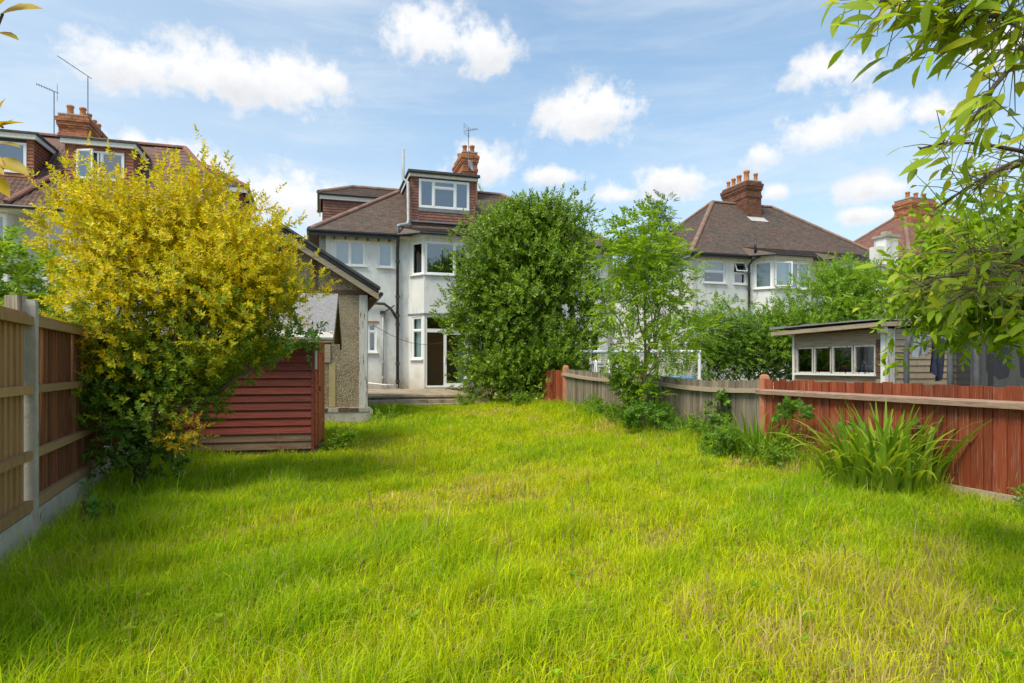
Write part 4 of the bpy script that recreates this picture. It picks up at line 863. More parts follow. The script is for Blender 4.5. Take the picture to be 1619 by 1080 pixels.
# ---------------------------------------------------------------- summerhouse, trampoline, washing, goal, pool
def summerhouse():
    s = thing('summerhouse', 'weathered timber summerhouse with four windows behind the red fence', 'summerhouse', (6.94,15.6,0), -73.7)
    L, D, H = 2.72, 2.2, 2.2; r = random.Random(6); z0 = .1
    xs = [.12,.78,1.32,1.90,2.5]; wz0, wz1 = 1.27, 1.88
    k = 0; z = z0
    while z < H-.02:
        zb = min(z+.135, H); prof = lambda: [(-.022,z),(.0,z),(.0,zb+.008),(-.008,zb+.008)]
        if zb <= wz0+.03 or z >= wz1-.0: MB().prism(prof(), 'x', .06, L-.12).build('weatherboard', 'bare', s)
        else:
            MB().prism(prof(), 'x', .06, .13).build('weatherboard', 'bare', s); MB().prism(prof(), 'x', 2.46, L-.12).build('weatherboard', 'brown', s)
        z = zb
    ww = [(.14,.68),(.72,1.24),(1.28,1.86),(1.90,2.45)]
    for a, b in ww:
        m = MB()
        for x0,x1,za,zb in ((a,b,wz0,wz0+.03),(a,b,wz1-.03,wz1),(a,a+.03,wz0+.03,wz1-.03),(b-.03,b,wz0+.03,wz1-.03)): m.box(x0,x1,-.03,.03,za,zb)
        w = m.build('window', 'barev', s); MB().box(a+.025,b-.025,-.004,.002,wz0+.025,wz1-.025).build('pane', 'glass_b', w)
    MB().box(.1, 2.48, -.09, -.031, wz0-.045, wz0-.002).build('sill', 'upvc', s); MB().box(.13,2.46,-.026,.0,wz1+.002,2.005).build('head_trim', 'bare', s); MB().box(.13,2.46,-.024,.0,wz0-.14,wz0-.046).build('apron_board', 'bare', s)
    MB().box(0,.06,-.035,.04,z0,H).build('corner_post', 'paintw', s); MB().box(L-.12,L-.02,-.045,.04,z0,H+.02).build('corner_post', 'paintw', s); MB().box(L-.018,L+.04,-.03,.16,z0,H).build('corner_post', 'barev', s)
    z = z0
    while z < H-.02:
        zb = min(z+.135, H); MB().prism([(L+.026,z),(L,z),(L,zb+.008),(L+.008,zb+.008)][::-1], 'y', .16, D).build('weatherboard', 'bare', s); z = zb
    MB().box(0, L-.001, D, D+.05, z0, H).build('rear_panel', 'brown', s); MB().box(-.03, -.001, 0, D, z0, H).build('end_panel', 'brown', s); MB().box(.0, L, .05, D, z0-.1, z0).build('floor', 'brown', s)
    MB().add([(-.45,-.3,2.20),(L+.14,-.3,2.24),(L+.14,D+.2,2.34),(-.45,D+.2,2.30),(-.45,-.3,2.29),(L+.14,-.3,2.33),(L+.14,D+.2,2.43),(-.45,D+.2,2.39)], [(0,3,2,1),(4,5,6,7),(0,1,5,4),(1,2,6,5),(2,3,7,6),(3,0,4,7)]).build('roof', 'bare', s)
    x = -.47
    while x < L+.1:
        x1 = x+.55; MB().box(x, min(x1,L+.16)-.01, -.33, D+.22, 2.345+r.uniform(0,.012)+.02*(x>0), 2.375+r.uniform(0,.02)+.02).build('roof_felt_sheet', 'feltg' if r.random() > .3 else 'felt', s); x = x1
    m = MB(); m.box(1.0,1.8,1.2,1.7,z0,1.35); m.build('stored_cabinet', pm('teal_plastic', (.05,.16,.14), (.07,.2,.17), 4, .6, 0), s); MB().bar((1.9,.9,1.2),(2.15,.7,1.75),.12,.03).build('leaning_board', 'rail_l', s)
    MB().tube([(1.2+.3*math.cos(t),.5,1.32+.25*math.sin(t)) for t in np.linspace(0,3.14,10)], .012, 6).build('chair_hoop', 'paintw', s)
    MB().box(L-.1,L+.06,-.14,-.05,2.12,2.34).build('eaves_bracket', 'paintw', s)
summerhouse()
def trampoline():
    cx, cy, r0, z = 8.25, 10.6, 1.42, .72; t = thing('trampoline', 'trampoline with black safety net and foam sleeved poles behind the red fence', 'trampoline', (cx,cy,0))
    MB().tube([(r0*math.cos(a),r0*math.sin(a),z) for a in np.linspace(0,2*math.pi,33)], .04, 8, False).build('rim', 'metal', t); MB().lathe([(.01,z-.02),(r0-.15,z-.02),(r0-.15,z-.01),(.01,z-.01)], 32).build('jump_mat', 'navy', t)
    m = MB(); n = 48; vs = [(r0*1.0*math.cos(2*math.pi*k/n), r0*math.sin(2*math.pi*k/n), zz) for zz in (z,2.02) for k in range(n)]; m.add(vs, [(k,(k+1)%n,n+(k+1)%n,n+k) for k in range(n) if not 11 <= k <= 26]); m.build('safety_net', 'safety', t)
    for a in (168,205,219,290,0,60):
        a = R(a); c, s = math.cos(a), math.sin(a); q = r0+.06
        pts = [(q*c,q*s,.05),(q*c,q*s,1.35),(q*c*1.0,q*s*1.0,1.7),((q-.05)*c,(q-.05)*s,1.95),((q-.14)*c,(q-.14)*s,2.14),((q-.22)*c,(q-.22)*s,2.22)]
        MB().tube(pts[:], .045, 10).build('foam_pole', 'foam', t, None, True)
        MB().tube([((r0-.02)*c,(r0-.02)*s,.0),((r0-.02)*c,(r0-.02)*s,z)], .03, 8).build('leg', 'metal', t)
trampoline()
def cloth(name, label, cat, p0, p1, drop, mat, seed, group=None):
    r = np.random.default_rng(seed); nu, nv = 18, 14; p0 = np.array(p0); p1 = np.array(p1); d = p1-p0; n = unit(np.array([d[1],-d[0],0.])); U, Vv = np.meshgrid(np.linspace(0,1,nu), np.linspace(0,1,nv)); ph = r.random(4)*6
    F = .035*np.sin(U*14+ph[0]+Vv*1.5)*(.3+Vv) + .03*np.sin(U*7+ph[1]-Vv*2); low = drop*(1+.12*np.sin(U*5+ph[2])); S_ = (U-.5)*.25*Vv*np.sin(ph[3])
    Pf = p0 + d*U[...,None] + n*(F+.012)[...,None] + np.array([0,0,-1])*(low*Vv)[...,None] + d*S_[...,None]*.3
    Pb = Pf - n*.012; V = np.concatenate([Pf.reshape(-1,3), Pb.reshape(-1,3)]); T = []; k = nu*nv
    for j in range(nv-1):
        for i in range(nu-1):
            a = j*nu+i; T += [(a,a+1,a+nu+1),(a,a+nu+1,a+nu),(k+a,k+a+nu+1,k+a+1),(k+a,k+a+nu,k+a+nu+1)]
    o = obj(name, fast_mesh(name, V, np.array(T), np.ones((len(V),3)), mat)); o.data.polygons.foreach_set('use_smooth', [True]*len(T)); tag(o, label, cat, group)
def washing():
    a = Vector((7.80,12.55,2.12)); b = Vector((11.2,12.9,1.72)); m = MB().tube([a.lerp(b,t/8) - Vector((0,0,.05*math.sin(math.pi*t/8))) for t in range(9)], .006, 5); tag(m.build('clothes_line', 'dish'), 'pale washing line running from the summerhouse corner to the right', 'washing line')
    P = lambda t: a.lerp(b,t) - Vector((0,0,.05*math.sin(math.pi*t)+.004))
    cloth('hanging_shirt', 'grey shirt pegged on the washing line nearest the summerhouse corner', 'shirt', P(.05), P(.15), .42, 'greyc', 1)
    cloth('hanging_trousers', 'navy trousers hanging on the washing line beside the grey shirt', 'trousers', P(.155), P(.24), .78, 'navy', 2)
    cloth('hanging_towel', 'blue towel hanging seen through the black trampoline net', 'towel', P(.50), P(.66), .6, 'navyb', 3); cloth('hanging_cloth', 'dark cloth at the far right end of the washing line', 'cloth', P(.72), P(.98), .6, 'navy', 4)
washing()
def goal():
    X0, X1, Y, z = 2.1, 5.72, 19.3, 1.88; g = thing('football_goal', 'white football goal with slack net behind the grey fence', 'goal', (2.1,19.3,.27)); g.location = (0,0,0)
    for x in (X0,X1): MB().tube([(x,Y,.2),(x,Y,z)], .05, 8).build('post', 'white', g); MB().tube([(x,Y+.02,z),(x-.0,Y+.5,z-.05),(x-.1,Y+1.1,.25)], .022, 6).build('back_stay', 'white', g)
    MB().tube([(X0-.04,Y,z),(X1+.04,Y,z)], .05, 8).build('crossbar', 'white', g); MB().tube([(X0-.1,Y+1.1,.26),(X1-.1,Y+1.1,.26)], .02, 6).build('ground_bar', 'white', g); m = MB()
    for k in range(26):
        x = X0+(X1-X0)*k/25; m.tube([(x,Y+.03,z-.03),(x-.02,Y+.45,z-.28),(x-.1,Y+1.08,.3)], .009, 4, False)
    for k in range(12):
        t = k/11; y = Y+.03+1.05*t; zz = z-.03-(1.55*t if t > .4 else .6*t+.38*t*t); m.tube([(X0+(X1-X0)*q/10, y, zz-.06*math.sin(math.pi*q/10)) for q in range(11)], .009, 4, False)
    for x in (X0,X1):
        for k in range(9): zz = .3+k*.19; m.tube([(x,Y,zz),(x-.05,Y+1.1*(1-(zz-.25)/1.7)+.1,zz-.08)], .009, 4, False)
    m.build('net', 'net', g, 'stuff')
goal()
def pool():
    p = thing('paddling_pool', 'round pool with a bright blue rim just over the grey fence', 'pool', (3.45,16.9,gz(3.45,16.9)-.04))
    MB().lathe([(1.35,0),(1.38,.5),(1.36,.90),(1.30,.90),(1.28,.2),(.02,.18)], 32).build('wall', 'blue', p, None, True); MB().tube([(1.36*math.cos(a),1.36*math.sin(a),.93) for a in np.linspace(0,2*math.pi,33)], .05, 8, False).build('rim', 'blue', p, None, True)
    l = thing('pool_ladder', 'white ladder standing by the blue pool', 'ladder', (2.32,16.2,gz(2.3,16.2)), 10)
    for x in (-.17,.17): MB().tube([(x,-.25,0),(x,0,1.3),(x,.05,1.36),(x,.1,1.3),(x,.2,0)], .02, 6).build('rail', 'white', l)
    for z in (.3,.6,.9,1.2): MB().box(-.17,.17,-.22+z*.18,-.1+z*.15,z,z+.03).build('tread', 'white', l)
pool()

# ---------------------------------------------------------------- planting
def col_mix(n, seed, cols, w=None, k=1.0):
    r = np.random.default_rng(seed); C = np.array(cols, float)*k; k = r.choice(len(C), n, p=w); return C[k]*(1+r.normal(size=(n,1))*.13).clip(.5,1.6)
def tree_root(name, label, cat, x, y, group=None): return thing(name, label, cat, (x,y,gz(x,y)), 0, group)
def wood(root, segs, mat='bark', name='trunk'):
    for i, (a, b, r0, r1, bend) in enumerate(segs):
        pts, rs = limb(a, b, r0, r1, hash((name,i,round(a[0]*100))) & 0xffff, bend); MB().tube(pts, rs, 8).build(name if i == 0 else 'branch', mat, root, None, True)
def golden_shrub():
    x0, y0 = -4.12, 6.95; t = tree_root('golden_shrub', 'tall golden variegated shrub with green lower leaves in front of the red shed', 'shrub', x0, y0); z0 = gz(x0,y0)
    tops = [(-.35,.25,2.2),(.1,.35,2.6),(.45,.3,2.3),(.95,.4,1.9),(-.75,.2,2.6),(1.4,.5,1.5),(.2,.7,2.2),(.7,.1,2.6)]
    segs = [((0,0,0),(.03,.02,.55),.075,.06,.05)]; segs += [((.02*i-.06,.02,.35),(a*.5,b*.6,.55+c*.38),.045,.03,.06) for i,(a,b,c) in enumerate(tops)] + [((a*.5,b*.6,.55+c*.38),(a,b,c),.03,.008,.06) for a,b,c in tops]
    wood(t, segs)
    B = [(.45,.40,2.02,1.20,1.0,1.12),(-.38,.30,2.42,.62,.6,.72),(1.28,.45,1.55,.62,.65,.62),(-.05,.3,2.75,.75,.7,.62),(.78,.35,2.5,.68,.65,.62),(.25,.2,1.15,.85,.7,.55),(.9,.25,1.2,.45,.45,.35),(-.78,.25,3.0,.36,.32,.42),(.50,.35,3.12,.5,.45,.42),(-.35,.3,3.1,.45,.4,.42),(.05,.3,3.2,.5,.45,.42),(.95,.4,2.9,.45,.4,.36),(.62,.35,3.62,.13,.12,.22),(-.85,.25,3.4,.16,.15,.2),(1.45,.45,2.35,.4,.4,.4),(-.3,.1,1.5,.5,.5,.6),(1.62,.5,1.9,.36,.4,.5)]
    P, G, k, d, rad = shoots(B, 8600, 3, .45, .18, .7, 420, .15); keep = P[:,2] > .6+1.2*np.maximum(0, P[:,0]-.35)+.1*np.sin(P[:,0]*9); keep &= P[:,0] > -1.12+.06*np.sin(P[:,2]*8)+.55*np.clip((1.55-P[:,2])/.5, 0, 1); P, G, d, rad = P[keep], G[keep], d[keep], rad[keep]
    Q, D, N, L, W, s = whorl(P, G, 4, 15, .14, (.042,.064), .5, (.45,1.15))
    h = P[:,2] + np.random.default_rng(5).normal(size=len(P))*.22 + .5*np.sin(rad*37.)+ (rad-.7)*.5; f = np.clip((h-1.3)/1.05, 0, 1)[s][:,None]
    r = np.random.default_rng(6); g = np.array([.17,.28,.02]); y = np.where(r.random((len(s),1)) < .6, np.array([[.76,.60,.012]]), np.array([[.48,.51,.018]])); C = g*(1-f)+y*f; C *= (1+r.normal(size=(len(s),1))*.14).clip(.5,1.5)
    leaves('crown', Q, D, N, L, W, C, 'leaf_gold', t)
    # dark green lower growth and the reverted shoots
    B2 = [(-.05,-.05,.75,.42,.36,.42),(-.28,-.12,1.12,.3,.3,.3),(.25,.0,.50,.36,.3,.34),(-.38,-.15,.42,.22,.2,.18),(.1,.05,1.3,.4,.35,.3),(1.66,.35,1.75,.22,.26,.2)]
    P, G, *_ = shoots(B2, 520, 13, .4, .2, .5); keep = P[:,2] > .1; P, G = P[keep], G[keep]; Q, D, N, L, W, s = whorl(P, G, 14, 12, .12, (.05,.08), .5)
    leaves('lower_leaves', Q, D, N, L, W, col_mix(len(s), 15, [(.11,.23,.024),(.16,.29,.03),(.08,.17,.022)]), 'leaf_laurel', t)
    B3 = [(.62,-.25,.72,.22,.2,.16),(-.32,-.3,1.75,.16,.15,.1)]; P, G, *_ = shoots(B3, 60, 23, .3, .2, .3); Q, D, N, L, W, s = whorl(P, G, 24, 14, .12, (.04,.06), .46); leaves('golden_spray', Q, D, N, L, W, col_mix(len(s), 25, [(.58,.42,.03),(.48,.38,.03)]), 'leaf_gold', t)
golden_shrub()
def laurel():
    x, y = .45, 20.0; t = tree_root('laurel_bush', 'huge dense green laurel bush in front of the white house', 'bush', x, y)
    wood(t, [((0,0,0),(.05,.05,1.6),.14,.1,.03),((0,0,.4),(-.9,.1,3.2),.1,.05,.05),((.05,.05,.6),(.9,.1,3.4),.1,.05,.05),((.05,.05,1.6),(.1,.2,5.6),.1,.03,.05),((-.05,0,1.2),(-.6,.1,5.0),.07,.02,.05),((.1,0,1.2),(.8,.1,5.1),.07,.02,.05)])
    B = [(.1,0,2.6,2.35,1.65,2.1),(-.15,0,4.4,1.75,1.4,1.75),(.5,0,4.9,1.35,1.2,1.55),(-.75,0,4.2,1.4,1.2,1.7),(1.2,0,3.6,1.35,1.2,1.6),(-1.2,0,2.6,1.05,1.1,1.3),(.0,-.2,1.2,1.7,1.35,1.0),(.15,.1,5.9,.7,.6,.62),(-.65,.1,5.7,.5,.5,.6),(.75,.1,5.75,.5,.5,.5),(-.85,-.3,1.0,1.0,1.0,.95),(1.0,-.3,1.0,1.0,.9,.95),(.15,-.5,.75,1.35,.95,.75),(-1.55,0,3.0,.75,.8,1.0)]
    P, G, k, d, rad = shoots(B, 9800, 30, .66, .11, .75, 900, .23); keep = (P[:,2] > .12) & (P[:,1] < 1.5); P, G = P[keep], G[keep]
    Q, D, N, L, W, s = whorl(P, G, 31, 13, .26, (.10,.15), .42, (.35,1.0)); C = col_mix(len(s), 32, [(.15,.265,.018),(.205,.33,.022),(.105,.195,.016),(.27,.39,.024)]); tip = (np.arange(len(s)) % 13 > 9); C[tip] = C[tip]*1.35 + np.array([.02,.03,0])
    leaves('crown', Q, D, N, L, W, C, 'leaf_laurel', t)
    r = np.random.default_rng(33); n = 40; a = r.uniform(-1,1,n)*1.0; P = np.stack([a*1.0+.1, r.normal(size=n)*.3, 6.0-.6*np.abs(a)+r.uniform(-.1,.25,n)],1); G = unit(np.stack([r.normal(size=n)*.15, r.normal(size=n)*.15, np.ones(n)],1)); Q, D, N, L, W, s = whorl(P, G, 34, 16, .55, (.09,.13), .36, (.3,.9)); leaves('top_shoots', Q, D, N, L, W, col_mix(len(s), 35, [(.06,.11,.02),(.05,.09,.02)]), 'leaf_laurel', t)
laurel()
def pinnate(P, G, seed, nl=11, L=.3, leaf=(.055,.08), W=.36, droop=.5):
    """compound leaves: paired leaflets along an arching stalk"""
    r = np.random.default_rng(seed); n = len(P); side = unit(np.cross(G, np.array([0,0,1.]) + r.normal(size=(n,3))*.2)); upv = np.cross(side, G); i = np.arange(nl); t = (.25+.75*i/(nl-1)); Ls = L*r.uniform(.7,1.2,(n,1))
    Q = P[:,None] + G[:,None]*(Ls*t)[...,None]; Q[...,2] -= droop*Ls*t*t*.5; sg = np.where(i % 2 == 0, 1., -1.)[None,:,None]; sg = np.repeat(sg, n, 0); sg[:,-1] = 0
    D = side[:,None]*sg + G[:,None]*.65 + r.normal(size=(n,nl,3))*.15; D[...,2] -= .2; N = upv[:,None] + r.normal(size=(n,nl,3))*.25 + np.zeros((n,nl,3)); Lf = r.uniform(*leaf, (n,nl))*(1.05-.4*np.abs(t-.55))
    return Q.reshape(-1,3), unit(D.reshape(-1,3)), N.reshape(-1,3), Lf.ravel(), Lf.ravel()*W, np.repeat(np.arange(n), nl)
def young_tree():
    x, y = 2.58, 12.35; t = tree_root('young_tree', 'slender young tree with light green feathery leaves rising through the grey fence', 'tree', x, y)
    st = [((.0,0,0),(.02,0,1.3),.045,.032,.03),((.02,0,1.2),(-.22,.1,3.4),.022,.008,.03),((.02,0,1.25),(.05,.1,4.05),.026,.008,.03),((.03,0,1.2),(.5,.05,3.5),.02,.007,.04),((.0,0,1.0),(-.62,0,2.5),.017,.006,.04),((.03,0,1.5),(.72,0,2.6),.015,.005,.04),((-.1,.05,2.4),(-.62,.1,3.5),.012,.005,.04),((.04,.05,2.6),(.4,.2,4.1),.012,.005,.04),((.03,0,1.1),(.55,-.1,1.9),.013,.005,.05),((-.02,0,.95),(-.5,-.2,1.75),.013,.005,.05)]
    wood(t, st, 'barkg')
    B = [(0,.05,3.55,.55,.5,.7),(-.45,.05,3.35,.42,.4,.5),(.42,.05,3.3,.48,.45,.62),(-.55,0,2.55,.42,.4,.42),(.6,0,2.5,.45,.4,.42),(0,0,2.75,.55,.5,.5),(.1,.1,4.15,.36,.3,.34),(-.35,.1,4.0,.32,.3,.26),(.35,-.1,1.75,.55,.4,.36),(-.3,-.1,1.75,.45,.4,.35),(.85,-.05,2.0,.4,.35,.28)]
    P, G, *_ = shoots([tuple(np.array(b)*np.array([1.18,1.1,1,1.2,1.2,1.12])) for b in B]+[(.1,-.05,1.2,.34,.3,.3),(-.2,-.05,1.15,.3,.25,.3),(.0,-.1,.75,.32,.26,.3)], 1080, 41, .2, .2, .25); Q, D, N, L, W, s = pinnate(P, G, 42, 13, .32, (.065,.105), .42); leaves('crown', Q, D, N, L, W, col_mix(len(s), 43, [(.27,.43,.03),(.34,.48,.032),(.21,.35,.03)]), 'leaf_soft', t)
young_tree()
def leafy(name, label, cat, x, y, blobs, n, seed, cols, per=12, L=(.05,.08), W=.5, slen=.16, mat='leaf_soft', inner=.45, rough=.22, stems=True, zmin=.03, group=None, up=.6, feather=False):
    t = tree_root(name, label, cat, x, y, group); B = np.array(blobs, float)
    if stems:
        hi = sorted(blobs, key=lambda b: -b[2])[:4]; wood(t, [((0,0,0),(hi[0][0]*.3,hi[0][1]*.3,hi[0][2]*.6),.05,.03,.05)] + [((b[0]*.15,b[1]*.15,b[2]*.25),(b[0],b[1],b[2]),.03,.008,.06) for b in hi], 'bark', 'stem')
    P, G, *_ = shoots(blobs, n, seed, inner, rough, up, max(12, n//9), .5*float(np.mean(B[:,3]))*.35); k = P[:,2] > zmin; P, G = P[k], G[k]
    if feather: Q, D, N, Ls, Ws, s = pinnate(P, G, seed+1, per, slen, L, W)
    else: Q, D, N, Ls, Ws, s = whorl(P, G, seed+1, per, slen, L, W)
    leaves('foliage', Q, D, N, Ls, Ws, col_mix(len(s), seed+2, cols, k=1.5), mat, t); return t
leafy('ivy_bush', 'yellow green ivy bush climbing over the grey fence by the young tree', 'bush', 2.34, 12.75, [(-.05,0,1.05,.32,.25,.32),(.0,-.05,.65,.34,.25,.4),(-.15,0,1.35,.22,.2,.16)], 260, 50, [(.14,.24,.025),(.09,.17,.02),(.20,.28,.03)], 11, (.05,.08), .75)
leafy('shrub', 'leafy green undergrowth at the foot of the young tree', 'shrub', 2.72, 11.95, [(0,0,.40,.36,.3,.36),(-.3,-.1,.28,.36,.3,.26),(.3,-.1,.22,.3,.3,.22)], 230, 53, [(.09,.19,.025),(.13,.24,.03)], 11, (.06,.1), .5)
leafy('shrub', 'feathery pale green shrub over the fence right of the young tree', 'shrub', 6.5, 20.9, [(0,0,2.5,1.2,.8,.8),(-.6,0,1.7,1.1,.8,.9),(.8,0,1.8,1.1,.8,.9)], 1500, 56, [(.14,.25,.03),(.19,.30,.035),(.10,.19,.03)], 13, (.07,.11), .36, .34, feather=True, up=.2)
leafy('hedge_bush', 'dense dark green bush between the goal and the summerhouse', 'bush', 8.0, 21.3, [(0,0,2.0,1.5,1.0,1.25),(1.0,0,1.7,1.3,1.0,1.2),(-.9,0,1.4,1.1,.9,1.2),(2.0,.2,1.5,1.0,.8,1.1)], 3400, 59, [(.085,.16,.02),(.11,.20,.024),(.065,.125,.02)], 12, (.07,.11), .45, .2, 'leaf_laurel')
leafy('flowering_bush', 'bright green flowering bush rising above the summerhouse roof', 'bush', 10.6, 20.6, [(0,0,3.3,1.5,1.1,1.0),(-1.2,0,2.8,1.0,.9,.9),(1.3,0,3.2,1.3,1.0,1.1),(.2,0,2.2,1.8,1.2,1.2),(-.2,0,4.0,.8,.6,.5),(-2.0,0,2.2,.9,.8,.8)], 3600, 62, [(.15,.26,.024),(.21,.32,.03),(.11,.20,.02)], 12, (.08,.12), .48, .22)
leafy('tall_conifer', 'wispy topped evergreen behind the young tree', 'tree', 5.05, 22.5, [(0,0,4.3,1.0,.8,1.3),(-.7,0,5.3,.6,.6,.6),(.1,0,5.5,.75,.7,.7),(.2,0,6.35,.42,.4,.5),(.25,0,6.95,.22,.22,.42)], 1300, 65, [(.085,.15,.035),(.12,.20,.04),(.07,.12,.035)], 13, (.08,.13), .34, .36, 'leaf_soft', feather=True, up=.5)
leafy('garden_tree', 'light green leafy tree leaning over the tan fence at left edge', 'tree', -6.6, 8.1, [(0,0,2.25,.9,.8,.8),(.6,-.1,2.1,.7,.6,.6),(-.4,-.3,2.6,.7,.6,.6),(.25,-.5,2.5,.5,.5,.5),(.95,.1,1.95,.45,.5,.4)], 900, 68, [(.17,.27,.03),(.22,.31,.035),(.13,.22,.03)], 11, (.07,.11), .42, .28, feather=True, up=.3, mat='leaf_soft')
for i, (x, y, s, lab) in enumerate([(2.15,14.9,.55,'low leafy weeds at the foot of the grey fence near the laurel'),(2.35,13.6,.5,'low leafy weeds left of the young tree trunk'),(3.35,11.3,.55,'low leafy weeds at the grey fence right of the young tree'),(3.45,10.4,.5,'leafy weeds beside the terracotta post'),(3.2,9.7,.42,'low leafy weeds spreading onto the lawn before the grey fence')]):
    leafy('weed_clump', lab, 'weeds', x, y, [(0,0,.16,s*.75,s*.6,.2),(.15,-.1,.25,s*.45,s*.4,.22)], 150, 71+3*i, [(.12,.22,.025),(.17,.28,.03),(.09,.17,.022)], 9, (.05,.09), .5, .12, stems=False)
for i, (x, y, s, lab) in enumerate([(1.95,15.9,.5,'low weeds between the laurel and the grey fence end'),(3.62,8.75,.5,'weeds spilling from the red fence between the two strap leaved clumps'),(-2.75,10.2,.3,'small weeds at the corner of the red shed'),(-2.95,14.1,.35,'weeds at the foot of the garage plinth'),(.2,18.2,.5,'long weeds under the front of the laurel'),(-1.4,18.6,.4,'weeds growing by the right end of the patio steps'),(4.9,5.9,.35,'weeds at the red fence foot near the right edge')]):
    leafy('weed_clump', lab, 'weeds', x, y, [(0,0,.12,s*.8,s*.6,.18),(.15,-.1,.22,s*.4,s*.35,.22)], 120, 131+3*i, [(.13,.23,.022),(.18,.28,.024),(.10,.18,.02)], 9, (.04,.09), .42, .14, stems=False)
leafy('climbing_bramble', 'bramble with broad leaves climbing the grey fence near the terracotta post', 'bramble', 3.62, 10.9, [(0,0,.55,.16,.1,.36),(-.12,0,.85,.12,.08,.12)], 42, 90, [(.12,.22,.03),(.08,.16,.025)], 6, (.09,.13), .75, .12)
leafy('bramble', 'bramble leaves pushing up along the red fence behind the strap leaved clump', 'bramble', 4.45, 8.15, [(0,0,.75,.5,.12,.16),(-.5,.6,.75,.3,.1,.14),(.35,-.6,.6,.3,.12,.22)], 60, 93, [(.08,.17,.03),(.11,.21,.03)], 6, (.09,.13), .8, .1, stems=False)
leafy('seedling', 'small dark leaved seedling against the concrete gravel board at left', 'seedling', -3.72, 5.5, [(0,0,.28,.1,.1,.16),(.05,.1,.12,.14,.14,.08)], 18, 96, [(.07,.17,.03),(.09,.2,.03)], 5, (.07,.1), .6, .08)

def strap_clump(name, label, x, y, n, Lr, spread, seed, cols):
    t = tree_root(name, label, 'plant', x, y, 'strap leaved clumps by the red fence'); r = random.Random(seed); meshes = []
    for q in range(8):
        m = MB(); L = 1.0; k = 9; bend = .30+.15*q; w = .05; vs = []
        for i in range(k+1):
            s = i/k; a = bend*s*s*1.6; px_ = sum(math.sin(bend*1.6*(j/k)**1.3)*L/k for j in range(i)); pz = sum(math.cos(bend*1.6*(j/k)**1.3)*L/k for j in range(i)); ww = w*(1-.9*s**2.2)*(.6+.4*min(1,s*4))
            vs += [(px_,-ww/2,pz+ww*.12),(px_,0,pz),(px_,ww/2,pz+ww*.12)]
        fs = []
        for i in range(k): a = 3*i; fs += [(a,a+1,a+4,a+3),(a+1,a+2,a+5,a+4)]
        c = r.choice(cols); m.add(vs, fs, c); me = bpy.data.meshes.new('leaf'); me.from_pydata(m.v, [], m.f); ca = me.color_attributes.new('Col','FLOAT_COLOR','POINT'); arr = np.ones((len(m.v),4),np.float32); arr[:,:3] = c; ca.data.foreach_set('color', arr.ravel()); me.materials.append(M['leaf_soft']); me.polygons.foreach_set('use_smooth',[True]*len(me.polygons)); me.update(); meshes.append(me)
    for i in range(n):
        a = r.random()*6.283; d = spread*math.sqrt(r.random()); o = obj('leaf', r.choice(meshes), t); o.location = (d*math.cos(a), d*math.sin(a)*.7, -.01); l = r.uniform(*Lr); o.scale = (l,l*r.uniform(.8,1.3),l); o.rotation_euler = (r.gauss(0,.12), r.gauss(.05,.12), math.atan2(math.sin(a)+r.gauss(0,.5), math.cos(a)+r.gauss(0,.5)))
SC = [(.19,.34,.022),(.25,.40,.028),(.15,.28,.022),(.32,.42,.03)]
strap_clump('strap_leaf_plant', 'largest clump of arching strap leaves in front of the red fence', 4.22, 7.2, 270, (.6,1.15), .62, 1, SC)
strap_clump('strap_leaf_plant', 'smaller clump of strap leaves left of the largest one, by the terracotta post', 3.66, 9.35, 110, (.5,.85), .36, 2, SC)

